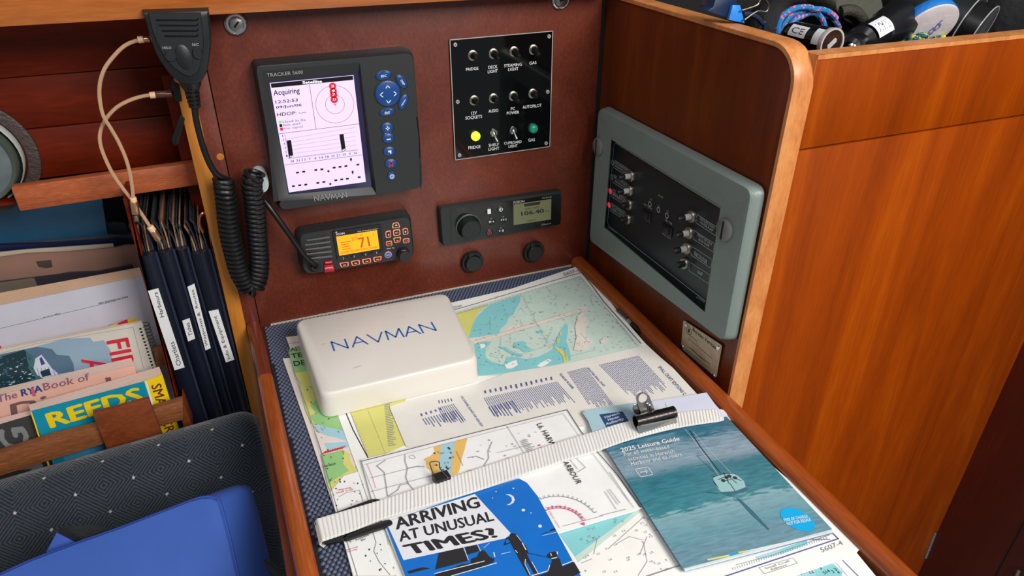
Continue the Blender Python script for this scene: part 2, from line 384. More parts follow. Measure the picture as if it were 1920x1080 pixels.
fiddle('fiddle_rail', -.0300, -.0300, -.0065, -.0065, -.001, -.80, .016, M_rail)
one(G().box((-.49, -.0022, .0), (-.02, -.0008, .0035)), 'back_gap_strip', mat('pale_caulk', (190, 180, 165), .6), tb)
# woven non-slip mat: thousands of small raised pads
px_, py_ = .0054, .0042; V = []; Fc = []
x0, x1, y0, y1 = -.4995, -.0315, -.78, -.004
tri = []; nx = int((x1 - x0) / px_); ny = int((y0 - y1) / -py_)
base = []
for j in range(ny):
    yy = y1 - (j + .5) * py_; xl = x0 + max(0, (-yy - .06)) * .0185
    for i in range(nx):
        xx = x0 + (i + .5 + .5 * (j % 2)) * px_
        if xx < xl + .002 or xx > x1 - .001: continue
        if -.44 + .06 * (-yy) < xx < -.085 and -.16 > yy > -.60: continue      # lies under the papers
        base.append((xx, yy))
base = np.array(base); n = len(base); a, b = px_ * .42, py_ * .45
off = np.array([(-a, -b, .0012), (a, -b, .0012), (a, b, .0012), (-a, b, .0012), (-a * .5, -b * .55, .0034), (a * .5, -b * .55, .0034), (a * .5, b * .55, .0034), (-a * .5, b * .55, .0034)])
vv = (np.concatenate([base, np.zeros((n, 1))], 1)[:, None, :] + off[None]).reshape(-1, 3)
ff = np.array([(4, 5, 6, 7), (0, 1, 5, 4), (1, 2, 6, 5), (2, 3, 7, 6), (3, 0, 4, 7)])
fa_ = (np.arange(n)[:, None, None] * 8 + ff[None]).reshape(-1, 4)
mt_ = thing('non_slip_mat', (-.25, -.35, .0), 'dark blue woven non-slip mat covering the table under the charts', 'mat')
g = G(); g.prism([(x0, -.78, .0012), (x1, -.78, .0012), (x1, -.004, .0012), (x0, -.004, .0012)], (0, 0, -.0012)); one(g, 'mat_base', mat('mat_navy_base', (20, 23, 32), .8), mt_)
me = bpy.data.meshes.new('weave'); me.from_pydata(vv.tolist(), [], fa_.tolist()); me.materials.append(mat('mat_slate_weave', (74, 82, 104), .45)); me.polygons.foreach_set('use_smooth', [True] * len(me.polygons))
o = bpy.data.objects.new('weave', me); COL.objects.link(o); place(o, np.zeros(3), mt_); o['kind'] = 'stuff'

# ================================================================== PAPERS
def paper_mat(name, c, rough=.45): return mat(name, c, rough, bump=.12, bscale=9)
M_paper = paper_mat('chart_paper', (240, 240, 234)); M_paper2 = paper_mat('white_paper', (240, 240, 238)); M_pink = paper_mat('cream_paper', (228, 216, 204))
def PM(name, c): return mat(name, c, .5)
TEAL = PM('print_turquoise', (136, 204, 208)); MINT = PM('print_mint', (198, 218, 206)); YEL = PM('print_yellow', (216, 212, 120)); PINK = PM('print_pink_white', (226, 216, 206))
WHT = PM('print_white', (240, 241, 237)); GRN = PM('print_green', (150, 200, 130)); LBL = PM('print_light_blue', (164, 206, 218)); ORG = PM('print_orange', (232, 188, 104))
MAG = PM('print_magenta', (216, 88, 130)); BLN = PM('print_navy', (88, 98, 154)); GRL = PM('print_grey_line', (138, 140, 144)); RED = PM('print_red', (205, 40, 50))
INKS = [M_ink, TEAL, MINT, YEL, PINK, WHT, GRN, LBL, ORG, MAG, BLN, GRL, RED]
INK, iT, iM, iY, iP, iW, iG, iL, iO, iMg, iB, iGr, iR = range(13)
def sheet(name, z, th, px, label, cat, mt=M_paper, parent=None, rnd=0, group=None):
    pl = PZ(z); P = pl.PP(px)
    if rnd: P = inset_round(P, rnd, 4)
    g = G().prism(P, (0, 0, -th)); return one(g, name, mt, parent, label, cat, group), pl
def fills(g, pl, lst, base=.00015):
    for k, (mi, pts) in enumerate(lst): g.poly(pl.PP(pts, base + .00008 * k), mi)

# lowest sheets
o, pl = sheet('paper_sheet', .0046, .0005, [(530, 672), (640, 664), (760, 1090), (668, 1090), (648, 1020), (628, 958), (575, 800)], 'plain cream sheet showing at the far left under the green chart', 'paper', M_pink)
# east coast chart
o, plB = sheet('folded_chart', .0058, .0009, [(536, 632), (620, 622), (700, 760), (760, 1090), (664, 1090), (640, 1000), (612, 850), (563, 705)], 'green and yellow folded chart sticking out left of the white cover', 'chart', M_pink)
q = plB.z(520, 640, 2.455); g = G()
fills(g, q, [(iG, [(50, 35), (170, 20), (190, 80), (215, 200), (110, 200), (80, 150)]), (iY, [(78, 148), (170, 130), (215, 210), (118, 208)]),
             (iG, [(125, 208), (230, 205), (270, 330), (302, 412), (250, 400), (172, 382), (150, 345), (175, 330), (150, 295), (172, 268), (150, 218)]),
             (iY, [(104, 196), (160, 218), (178, 270), (152, 298), (176, 330), (150, 345), (172, 382), (158, 380), (132, 320), (112, 250)]),
             (iL, [(163, 386), (230, 395), (302, 413), (322, 462), (250, 440), (190, 418)]), (iP, [(175, 420), (250, 440), (322, 462), (340, 520), (210, 525)]),
             (iL, [(215, 470), (322, 465), (330, 490), (230, 500)]), (iG, [(203, 525), (262, 512), (300, 500), (308, 570), (332, 598), (262, 640), (232, 662), (216, 592)]),
             (iY, [(300, 500), (330, 520), (340, 560), (370, 600), (300, 622), (262, 672), (246, 692), (232, 662), (262, 640), (330, 598), (304, 566)]),
             (iW, [(246, 694), (262, 674), (305, 622), (372, 602), (415, 740), (438, 800), (560, 1080), (350, 1080), (300, 900), (265, 770)])])
g.text(q, 'EAST', (52, 50), (112, 40), (48, 33), .0008); g.text(q, 'TER', (66, 80), (150, 68), (60, 60), .0008, bold=.01); g.text(q, 'DED', (78, 116), (165, 104), (73, 94), .0008, bold=.01)
g.text(q, 'Harwich', (212, 586), (270, 572), (210, 574), .0014); g.text(q, 'Warning\nSmall Craft', (272, 706), (350, 688), (270, 688), .0014, iR); g.text(q, 'Pennyhole\nBay', (368, 936), (428, 910), (362, 916), .0015)
g.text(q, 'Small Craft\nmooring', (318, 980), (374, 964), (316, 962), .0014, iR)
for a in range(9):
    x = 210 + a * 11; y = 522 - a * 3; g.strokes(q, [(x, y), (x + 14, y - 12)], .0012, .0013, iR)
scatter(g, q, [(125, 208), (230, 205), (340, 520), (372, 602), (415, 740), (550, 1075), (360, 1075), (265, 770), (205, 520)], 190, .002, INK, .0014, words=('2', '4', '1', '6', '3', '~', '-'))
g.strokes(q, [(285, 720), (320, 700), (380, 690), (395, 740)], .0005, .0014, iGr); g.strokes(q, [(440, 880), (455, 930), (445, 970), (470, 1020), (520, 1080)], .0005, .0014, iGr)
g.strokes(q, [(46, 36), (90, 180), (145, 330), (215, 560), (280, 790), (370, 1085)], .0006, .0014, iGr); g.strokes(q, [(40, 15), (120, 3)], .0006, .0013, iGr)
one(g, 'printed_map', INKS, o)
# lower right chart
o, pl = sheet('lower_chart', .0052, .0006, [(1150, 1000), (1560, 960), (1606, 1036), (1652, 1092), (1150, 1092)], 'chart with a navy border showing at the bottom edge, lowest at the right', 'chart', M_paper2)
g = G(); q = pl.z(1400, 940, 6)
fills(g, q, [(iW, [(300, 900), (950, 690), (1100, 830), (1100, 1000), (300, 1000)]), (iL, [(500, 860), (740, 770), (900, 720), (1090, 850), (1090, 960), (500, 960)]), (iT, [(760, 770), (830, 760), (960, 690), (1080, 800), (1060, 860), (800, 860)])])
g.strokes(q, [(1060, 648), (1260, 850), (1380, 980)], .0007, .0007, iB); g.strokes(q, [(990, 680), (1120, 830), (1240, 980)], .0004, .0007, iGr); scatter(g, q, [(600, 760), (950, 690), (1090, 850), (600, 860)], 16, .003, INK, .0007)
one(g, 'printed_map', INKS, o)
# the big unfolded chart
OUT = [(835, 570), (960, 541), (1095, 495), (1130, 548), (1165, 592), (1211, 645), (1258, 688), (1350, 788), (1450, 875), (1545, 955), (1613, 1017), (1618, 1024), (1600, 1042), (1490, 1080), (1440, 1096), (748, 1096), (693, 943), (632, 774), (590, 650)]
o, plA = sheet('unfolded_chart', .0068, .0005, OUT, 'large pale sea chart numbered 5607-4 spread across the whole table', 'chart')
q = plA.z(820, 480, 3.375); g = G()
fills(g, q, [(iM, [(92, 368), (905, 128), (980, 225), (1060, 320), (1290, 568), (1250, 640), (840, 740), (265, 760), (150, 600)]),
             (iT, [(330, 308), (528, 245), (524, 290), (490, 350), (480, 372), (452, 390), (440, 425), (400, 462), (388, 492), (300, 506), (195, 520), (215, 450), (250, 385)]),
             (iY, [(92, 374), (322, 308), (262, 352), (232, 410), (215, 460), (196, 520), (150, 440)]),
             (iP, [(195, 528), (388, 492), (460, 445), (600, 425), (720, 390), (860, 340), (940, 318), (952, 340), (860, 365), (720, 420), (520, 470), (400, 520), (245, 560)]),
             (iT, [(235, 560), (290, 545), (345, 540), (330, 560), (302, 590), (306, 640), (340, 670), (420, 690), (440, 640), (500, 640), (560, 655), (640, 640), (700, 610), (730, 590), (738, 560), (760, 510), (780, 470), (812, 425), (826, 440), (828, 480), (815, 540), (838, 600), (846, 662), (760, 690), (640, 712), (480, 735), (262, 760)]),
             (iW, [(630, 700), (650, 680), (700, 655), (725, 660), (690, 690), (660, 705)]), (iW, [(425, 690), (470, 670), (500, 660), (510, 690), (470, 715), (440, 715)]), (iW, [(270, 560), (305, 562), (300, 582), (275, 588)]),
             (iT, [(485, 550), (540, 540), (565, 552), (560, 575), (590, 585), (588, 605), (550, 612), (520, 590), (482, 580)]), (iT, [(380, 575), (430, 580), (480, 610), (540, 630), (530, 642), (470, 625), (420, 595)]), (iT, [(625, 480), (665, 468), (665, 490), (640, 492)]),
             (iY, [(740, 585), (760, 580), (805, 612), (828, 650), (826, 672), (800, 676), (795, 640), (770, 610)]), (iY, [(756, 520), (775, 525), (772, 550), (758, 556)]), (iY, [(772, 490), (788, 484), (788, 500), (776, 508)]),
             (iP, [(888, 385), (920, 350), (955, 430), (935, 470), (940, 520), (990, 545), (940, 590), (900, 606), (862, 600), (880, 520), (872, 450)]), (iP, [(1030, 540), (1060, 515), (1080, 530), (1060, 560), (1035, 560)])])
for a in ([(75, 357), (912, 108), (985, 200), (1050, 290), (1290, 560)],): g.strokes(q, a, .0011, .0016, INK)
g.strokes(q, [(90, 368), (905, 132), (1270, 575)], .0004, .0016, iGr)
g.text(q, '5607-4', (800, 132), (902, 102), (796, 112), .0016, iGr); g.text(q, 'WGS84', (157, 310), (64, 336), (160, 326), .0016, iGr)
for a in range(22):
    t = a / 22; x = 100 + 225 * t; g.strokes(q, [(x, 372 - 64 * t), (x + 3, 382 - 64 * t)], .0004, .0016, iGr)
for a in range(34):
    t = a / 34; g.strokes(q, [(105 + 800 * t, 366 - 236 * t), (109 + 800 * t, 376 - 236 * t)], .0003, .0016, iGr)
for a in range(28):
    t = a / 28; g.strokes(q, [(905 + 365 * t, 134 + 438 * t), (893 + 365 * t, 138 + 438 * t)], .0003, .0016, iGr)
scatter(g, q, [(215, 440), (528, 250), (900, 140), (1280, 570), (840, 660), (280, 740), (235, 560)], 620, .0019, iGr, .0017, -.05, words=('5', '2', '7', '3', '9', '1', '.', '..', '4', '-', '6'))
for a in range(16):
    x = random.uniform(300, 1000); y = random.uniform(250, 640); g.strokes(q, [(x, y), (x + random.uniform(-40, 60), y + random.uniform(20, 90))], .0003, .0016, iGr)
for a in ([(230, 545), (900, 340)], [(250, 560), (920, 360)], [(530, 245), (700, 560)], [(690, 200), (730, 250)], [(740, 560), (500, 640)], [(840, 640), (1000, 600)]): g.strokes(q, a, .0003, .0017, iGr)
q = plA.full()
fills(g, q, [(iY, [(657, 772), (760, 745), (770, 830), (700, 862), (690, 855)])], .0002)
g.strokes(q, [(646, 768), (662, 806), (692, 862)], .0011, .0004, INK); g.strokes(q, [(657, 774), (672, 812), (690, 856)], .0004, .0004, iGr)
for a in range(14): t = a / 14; g.strokes(q, [(660 + 32 * t, 782 + 74 * t), (664 + 32 * t, 781 + 74 * t)], .0003, .0005, iGr)
g.strokes(q, [(690, 770), (722, 850)], .0003, .0004, iGr); microtext(g, q, [(720, 756), (735, 753), (745, 835), (728, 838)], 26, .6, iGr, .0004)
fills(g, q, [(iT, [(1047, 1000), (1190, 960), (1078, 1044)]), (iM, [(1190, 960), (1204, 957), (1085, 1055), (1078, 1044)]), (iW, [(728, 985), (736, 983), (742, 1012), (734, 1012)]), (iL, [(721, 990), (728, 988), (736, 1015), (727, 1018)]), (iY, [(727, 1018), (736, 1015), (739, 1020), (729, 1023)])], .0002)
g.strokes(q, [(1180, 1092), (1300, 1052), (1440, 1013), (1556, 1020 - 8)], .0012, .0005, iGr)
q2 = q.z(1080, 720, 3)
g.strokes(q2, [(760, 1110), (1475, 872), (1435, 832)], .0012, .0005, iB); g.strokes(q2, [(900, 1020), (1100, 965), (1425, 852)], .0005, .0005, iGr)
for a in range(40): t = a / 40; g.strokes(q2, [(880 + 540 * t, 1036 - 178 * t), (884 + 540 * t, 1048 - 178 * t)], .0004, .0005, iGr)
g.text(q2, '5607-4', (1385, 950), (1505, 905), (1370, 925), .0005, iGr)
fills(g, q2, [(iT, [(1140, 935), (1300, 880), (1300, 905), (1150, 960)]), (iL, [(1010, 975), (1140, 935), (1150, 960), (1030, 990)])], .0003)
g.strokes(q2, [(1030, 1035), (1220, 980), (1245, 1010), (1060, 1070)], .0004, .0005, iGr, True); g.text(q2, 'Small Craft\nEdition', (1075, 1060), (1215, 1015), (1060, 1035), .0005, iGr)
scatter(g, q2, [(0, 820), (380, 710), (600, 1075), (0, 1080)], 60, .0022, iGr, .0005, .1, words=('12', '13', '14', '8', '11', '9', '15'))
for a in ([(180, 930), (370, 760)], [(60, 900), (120, 870), (100, 960)], [(380, 890), (400, 1000), (350, 1080)], [(230, 900), (300, 860), (380, 880)], [(400, 860), (360, 960)], [(30, 1010), (90, 985)]): g.strokes(q2, a, .0004, .0005, iGr)
one(g, 'printed_map', INKS, o)
# back page of the small craft folder
o, pl = sheet('chart_folder', .0086, .0017, [(730, 762), (760, 752), (897, 720), (950, 699), (1069, 680), (1211, 647), (1262, 690), (1310, 742), (1180, 790), (762, 838)], 'white chart folder page printed with small blue text columns, behind the harbour chart', 'folder', paper_mat('folder_paper', (228, 224, 216)), rnd=.003)
g = G(); q = pl.z(820, 480, 3.375); B_ = iB
def cols(quad, n, rows=26, **k):
    (a, b, c, d) = [np.array(p, float) for p in quad]
    for i in range(n):
        t0, t1 = i / n, (i + .5) / n; microtext(g, q, [tuple(a + (d - a) * 0 + (b - a) * t0), tuple(a + (b - a) * t1), tuple(d + (c - d) * t1), tuple(d + (c - d) * t0)], rows, 1, B_, **k)
def lines_(quad, rows, fill=.75): # text rows that run away from the viewer (the page lies sideways)
    a, b, c, d = quad; microtext(g, q, [a, d, c, b][0:1] + [d, c, b], rows, fill, B_, .0003, wl=(.03, .08), bar=.36)
lines_([(1020, 690), (1275, 630), (1480, 850), (1240, 915)], 26)
lines_([(820, 735), (940, 705), (1120, 945), (980, 980)], 15)
lines_([(290, 900), (760, 795), (880, 930), (370, 1035)], 40, .55)
lines_([(285, 855), (735, 762), (742, 788), (292, 885)], 14, .6)
lines_([(0, 960), (105, 935), (200, 1060), (60, 1085)], 9); lines_([(0, 915), (95, 900), (105, 925), (5, 940)], 5)
q4 = pl.z(660, 760, 3.31); lines2 = [(415, 90), (610, 30), (700, 110), (570, 175)]
qs = q; q = q4; lines_([(430, 85), (650, 30), (700, 95), (480, 160)], 13, .5); lines_([(415, 55), (560, 15), (570, 30), (420, 72)], 5); lines_([(840, 15), (1000, -30), (1060, 50), (900, 100)], 9, .5); q = qs
g.text(q, 'SMALL CRAFT EDITIONS C', (1395, 705), (1560, 885), (1412, 694), .0004, B_, bold=.02)
g.text(q, 'THE AROUND THE CHANNEL', (770, 750), (855, 845), (783, 742), .0004, B_, bold=.02); g.text(q, 'UPDATING SMALL CRAFT', (945, 712), (1055, 832), (955, 704), .0004, B_, bold=.02)
g.text(q, 'THE CHANNEL ISLANDS AND ADJACENT', (140, 890), (275, 1085), (158, 884), .0004, B_, bold=.02)
one(g, 'printed_text', INKS, o)
# Harwich harbour chart
o, pl = sheet('harbour_chart', .0096, .0009, [(677, 862), (870, 816), (1063, 768), (1096, 816), (1121, 850), (1165, 905), (1204, 953), (1047, 1000), (760, 1085), (720, 985), (697, 935)], 'white harbour chart L6 with an orange edged river, under the strap', 'chart', M_paper2)
g = G(); q = pl.z(660, 760, 3.31)
fills(g, q, [(iO, [(505, 262), (552, 245), (545, 330), (545, 440), (498, 470), (490, 410), (462, 388), (458, 350), (443, 335), (490, 312), (512, 290)]), (iL, [(552, 245), (640, 225), (625, 320), (612, 440), (545, 440), (545, 330)]), (iO, [(640, 225), (716, 205), (700, 270), (682, 330), (668, 400), (655, 425), (612, 440), (625, 320)]), (iO, [(690, 425), (720, 402), (780, 400), (720, 420), (700, 440)])])
g.strokes(q, [(58, 352), (500, 240), (860, 150), (1335, 32), (1420, 165), (1520, 290), (1650, 440), (1790, 636)], .0009, .0012, INK)
g.strokes(q, [(80, 372), (860, 170), (1310, 55), (1400, 180), (1500, 310), (1750, 640)], .0004, .0012, iGr); g.strokes(q, [(95, 370), (125, 440), (150, 520)], .0004, .0012, iMg); g.strokes(q, [(60, 355), (155, 600)], .0004, .0012, iGr)
for a in ([(155, 380), (200, 420), (210, 480), (222, 570)], [(330, 310), (330, 350), (345, 395), (400, 385), (450, 385)], [(345, 395), (335, 450), (350, 490), (385, 530)], [(350, 490), (300, 500), (285, 530), (225, 570)], [(155, 380), (210, 345)], [(870, 230), (845, 290), (850, 330), (820, 380)], [(720, 330), (770, 320), (820, 340)]): g.strokes(q, a, .0007, .0012, iGr)
for a in ([(120, 455), (420, 380)], [(120, 540), (500, 440)], [(650, 290), (690, 380)], [(900, 300), (1100, 250)], [(960, 130), (1130, 400)], [(1400, 420), (1450, 390), (1380, 320)], [(1240, 330), (1330, 310), (1400, 400)], [(690, 510), (690, 520)]): g.strokes(q, a, .0005, .0012, iGr)
g.strokes(q, [(355, 320), (375, 312), (395, 325), (385, 338), (362, 332)], .0004, .0012, iGr, True)
g.text(q, 'L6. HARW', (1145, 122), (1235, 262), (1178, 112), .0012, INK, bold=.01); g.text(q, 'ARBOUR', (1305, 355), (1395, 495), (1340, 348), .0012, INK, bold=.01)
scatter(g, q, [(480, 300), (620, 250), (610, 430), (500, 420)], 24, .0022, INK, .0013, words=('3', '5', '1', 'Mud')); scatter(g, q, [(700, 260), (1130, 150), (1200, 300), (720, 380)], 34, .002, iGr, .0013, words=('..', '-', 'Rd', 'o', '~'))
microtext(g, q, [(1040, 225), (1100, 210), (1150, 280), (1090, 300)], 8, .6, iGr, .0012); microtext(g, q, [(1150, 245), (1170, 240), (1200, 290), (1180, 300)], 3, .6, iR, .0012)
C0 = q.P(1290, 765, .0012)                                         # compass rose
def arc(r, a0, a1, mi, wd, ticks, tl):
    pts = [C0 + r * np.array((math.cos(t), math.sin(t), 0)) for t in np.linspace(a0, a1, 40)]
    for A, B in zip(pts[:-1], pts[1:]):
        t = (B - A) / np.linalg.norm(B - A); s_ = np.cross((0, 0, 1), t) * wd / 2; g.add([A - s_, B - s_, B + s_, A + s_], [[0, 1, 2, 3]], mi)
    for t in np.linspace(a0, a1, ticks):
        d_ = np.array((math.cos(t), math.sin(t), 0)); A = C0 + d_ * r; B = C0 + d_ * (r + tl); s_ = np.cross((0, 0, 1), d_) * wd / 2; g.add([A - s_, B - s_, B + s_, A + s_], [[0, 1, 2, 3]], mi)
Rr = float(np.linalg.norm(q.P(1440, 735, .0012) - C0))
arc(Rr, -.02, 1.72, iMg, .0008, 12, .003); arc(Rr * 1.62, .1, 1.62, iGr, .0006, 14, .003); arc(Rr * 1.08, .05, 1.6, iMg, .0005, 8, .002)
g.poly(q.PP([(1418, 742), (1442, 728), (1446, 752)], .0012), iMg); g.strokes(q, [(1310, 755), (1560, 690)], .0004, .0012, iGr)
g.text(q, 'Magnetic variation', (1220, 665), (1282, 768), (1232, 660), .0012, iMg)
for a in ([(1570, 540), (1640, 650)], [(1585, 530), (1650, 620)], [(1600, 525), (1665, 612)], [(1560, 300), (1740, 560)], [(1600, 420), (1720, 600)], [(1540, 690), (1700, 650)]): g.strokes(q, a, .0005, .0012, iGr)
one(g, 'printed_map', INKS, o)
# lilac sheet behind the guide
o, pl = sheet('loose_sheet', .0142, .0004, [(1196, 768), (1225, 752), (1325, 736), (1345, 764), (1364, 780), (1215, 806)], 'plain pale lilac sheet at the right behind the bulldog clip', 'paper', paper_mat('lilac_paper', (214, 218, 236)))
g = G(); g.text(pl, 'Harbour guide', (1246, 757), (1250, 770), (1249, 756), .0003, iGr); one(g, 'printed_text', INKS, o)
# leisure guide booklet (cover, pages)
Q = [(1092, 773), (1322, 738), (1560, 992), (1281, 1066)]
bk = thing('leisure_guide', PZ(.010).P(1330, 900), 'teal booklet titled 2025 Leisure Guide with a small yacht on its cover', 'booklet')
mg = bpy.data.materials.new('guide_cover_photo'); mg.use_nodes = True; nt = mg.node_tree; b = nt.nodes['Principled BSDF']; N = nt.nodes.new; K = nt.links.new
tc = N('ShaderNodeTexCoord'); mp = N('ShaderNodeMapping'); mp.inputs['Scale'].default_value = (3, 26, 1); K(tc.outputs['UV'], mp.inputs['Vector'])
n1 = N('ShaderNodeTexNoise'); n1.inputs['Scale'].default_value = 3; n1.inputs['Detail'].default_value = 8; n1.inputs['Distortion'].default_value = .6; K(mp.outputs[0], n1.inputs['Vector'])
sx_ = N('ShaderNodeSeparateXYZ'); K(tc.outputs['UV'], sx_.inputs[0]); ma = N('ShaderNodeMath'); ma.operation = 'MULTIPLY_ADD'; ma.inputs[1].default_value = .16; K(n1.outputs['Fac'], ma.inputs[0]); K(sx_.outputs['Y'], ma.inputs[2])
r = N('ShaderNodeValToRGB'); els = r.color_ramp.elements; els[0].position = .0; els[0].color = L((196, 216, 224)); els[1].position = 1; els[1].color = L((110, 152, 168))
for p, c in ((.22, (184, 206, 216)), (.30, (46, 104, 128)), (.37, (58, 116, 138)), (.42, (122, 152, 170)), (.54, (142, 166, 182)), (.60, (56, 122, 138)), (.80, (66, 138, 150)), (.83, (134, 174, 184)), (.95, (104, 156, 170))): e = els.new(p); e.color = L(c)
K(ma.outputs[0], r.inputs[0])
rr_ = N('ShaderNodeMix'); rr_.data_type = 'RGBA'; rr_.blend_type = 'MULTIPLY'; rr_.inputs[0].default_value = .5; K(r.outputs[0], rr_.inputs[6]); r2 = N('ShaderNodeValToRGB'); r2.color_ramp.elements[0].position = .35; r2.color_ramp.elements[0].color = (.45, .5, .5, 1); r2.color_ramp.elements[1].position = .6; K(n1.outputs['Fac'], r2.inputs[0]); K(r2.outputs[0], rr_.inputs[7])
K(rr_.outputs[2], b.inputs['Base Color']); b.inputs['Roughness'].default_value = .3
def quad_uv(pl, Q, mt, name, parent, th, nx=1, ny=1, lift=None):
    g = G(); A, B, C_, D = pl.PP(Q); vs = []; uv = []
    for j in range(ny + 1):
        for i in range(nx + 1):
            s_, t = i / nx, j / ny; p = (A * (1 - s_) + B * s_) * (1 - t) + (D * (1 - s_) + C_ * s_) * t
            if lift: p = p + np.array((0, 0, lift(s_, t)))
            vs.append(p); uv.append((s_, t))
    fs = [[j * (nx + 1) + i, (j + 1) * (nx + 1) + i, (j + 1) * (nx + 1) + i + 1, j * (nx + 1) + i + 1] for j in range(ny) for i in range(nx)]
    g.add(vs, fs, 0); g.add([v - np.array((0, 0, th)) for v in vs], [f[::-1] for f in fs], 0)
    n_ = len(vs); per = [i for i in range(nx)] + [nx + j * (nx + 1) for j in range(ny)] + [n_ - 1 - i for i in range(nx)] + [(ny - j) * (nx + 1) for j in range(ny)]
    for a, b_ in zip(per, per[1:] + per[:1]): g.f.append([a, b_, b_ + n_, a + n_]); g.mi.append(0); g.sm.append(False)
    g.uv = uv + uv; return one(g, name, mt, parent)
pg = PZ(.0132)
quad_uv(pg, Q, mg, 'cover', bk, .0004)
P = pg.up(-.0006).PP([(1096, 775), (1320, 741), (1562, 996), (1284, 1069)]); one(G().prism(P, (0, 0, -.002)), 'pages', mat('page_block', (205, 216, 216), .6), bk)
P = pg.up(-.0028).PP([(1094, 776), (1320, 742), (1562, 1000), (1283, 1072)]); one(G().prism(P, (0, 0, -.0005)), 'back_cover', mat('guide_blue_back', (92, 116, 168), .4), bk)
g = G(); q = pg.z(1080, 720, 3)
gm = [M_white, mat('guide_dark_blue', (42, 78, 122), .35), mat('guide_cyan', (0, 168, 226), .35), mat('guide_hull', (148, 190, 194), .4), mat('guide_shadow_tone', (44, 52, 62), .4), YEL, mat('guide_sky_tone', (170, 200, 212), .4), mat('guide_mid', (58, 104, 122), .4)]
g.poly(q.PP([(45, 150), (330, 105), (420, 240), (100, 290)], .0002), 6)
g.poly(q.PP([(130, 172), (262, 155), (300, 215), (172, 248)], .0003), 1)
g.text(q, 'Harwich\nHaven\nAuthority', (172, 238), (272, 206), (150, 186), .0004, 0, bold=.01)
g.text(q, '2025 Leisure Guide', (256, 385), (586, 318), (246, 362), .0004, 0, bold=.025)
g.text(q, 'For all water-based', (272, 406), (526, 362), (265, 386), .0004, 0); g.text(q, 'activities in Harwich', (294, 434), (556, 388), (288, 414), .0004, 0); g.text(q, 'Harbour and its rivers', (312, 460), (598, 408), (304, 438), .0004, 0)
g.strokes(q, [(332, 482), (404, 468), (432, 510), (364, 524)], .0007, .0004, 0, True); g.strokes(q, [(360, 498), (400, 492)], .0008, .0004, 0); g.strokes(q, [(384, 484), (402, 492), (394, 504)], .0008, .0004, 0)
g.poly(q.PP([(770, 530), (800, 512), (880, 502), (915, 520), (945, 548), (955, 580), (895, 604), (815, 608), (790, 580)], .0003), 3)
g.poly(q.PP([(800, 612), (895, 606), (958, 584), (972, 592), (930, 612), (860, 622), (925, 650), (1000, 720), (1090, 820), (1080, 822), (985, 735), (900, 640), (840, 622)], .00035), 7)
g.strokes(q, [(812, 500), (700, 355), (640, 262)], .0009, .0004, 4); g.strokes(q, [(805, 520), (650, 300), (612, 255)], .0003, .0004, 0); g.strokes(q, [(870, 500), (720, 345), (660, 270)], .0003, .0004, 0); g.strokes(q, [(780, 500), (680, 405), (745, 395)], .0003, .0004, 4)
for a in ([(768, 525), (830, 508), (900, 505)], [(800, 540), (845, 520)], [(830, 500), (860, 560)], [(850, 515), (905, 560)], [(775, 550), (800, 585)], [(880, 530), (930, 545)], [(895, 604), (865, 560)], [(840, 545), (870, 540)], [(735, 612), (800, 616)]): g.strokes(q, a, .0007, .0005, 4)
for (cx_, cy_) in ((828, 545), (862, 520), (895, 530), (846, 528)): g.disc(q, (cx_, cy_), .0022, .0006, 4, 8)
dc = q.P(1245, 762, .0004); ru = q.P(1343, 790, .0004) - dc; rv = q.P(1235, 702, .0004) - dc; g.add([dc + ru * math.cos(t) + rv * math.sin(t) for t in np.linspace(0, 2 * math.pi, 28, endpoint=False)], [list(range(28))], 2)
g.text(q, 'FREE OF CHARGE', (1172, 776), (1305, 752), (1166, 760), .0005, 0, bold=.02); g.text(q, 'NOT FOR RESALE', (1188, 798), (1322, 772), (1180, 780), .0005, 0, bold=.02)
g.strokes(q, [(742, 990), (860, 966)], .0018, .0004, 5); g.strokes(q, [(865, 962), (910, 952)], .0016, .0004, 2); g.strokes(q, [(912, 950), (960, 942)], .0016, .0004, 5); g.strokes(q, [(962, 940), (1420, 838)], .001, .0003, 0)
one(g, 'printed_cover', gm, bk)
# blue leaflet
blu = mat('leaflet_blue', (16, 110, 200), .3); lw = mat('leaflet_white', (226, 228, 232), .35); lk = mat('leaflet_black', (42, 42, 46), .35)
pl = PZ(.0112); P = pl.PP([(722, 980), (868, 930), (973, 897), (988, 905), (1008, 930), (1092, 1085), (765, 1092)])
lf = one(G().prism(P, (0, 0, -.0008)), 'leaflet', blu, None, 'blue and white leaflet asking Arriving at Unusual Times', 'leaflet')
g = G(); q = pl.z(720, 880, 5.0526); W_, K_, U_ = 0, 1, 2
g.poly(q.PP([(20, 500), (860, 235), (1205, 612), (1150, 655), (185, 862)], .0002), 0)
g.text(q, 'ARRIVING', (115, 577), (920, 360), (88, 465), .0003, 1, bold=.035); g.text(q, 'AT UNUSUAL', (150, 692), (1050, 488), (128, 592), .0003, 1, bold=.03); g.text(q, 'TIMES?', (240, 818), (1108, 640), (165, 722), .0003, 1, bold=.045)
A = [(1150 + 0, 240), (1190, 238), (1225, 255), (1240, 290), (1225, 320), (1195, 338), (1160, 340), (1195, 325), (1212, 300), (1208, 270), (1185, 250)]; g.poly(q.PP(A, .0003), 0)
for c_, r_ in (((1226, 182), .0009), ((1062, 212), .0006), ((1027, 273), .0006), ((1320, 388), .0018), ((1478, 540), .0018), ((1392, 415), .0007)): g.disc(q, c_, r_, .0003, 0, 8)
g.poly(q.PP([(520, 795), (745, 742), (800, 868), (485, 950)], .0003), 1); g.poly(q.PP([(770, 735), (880, 718), (908, 775), (785, 812)], .0003), 1)
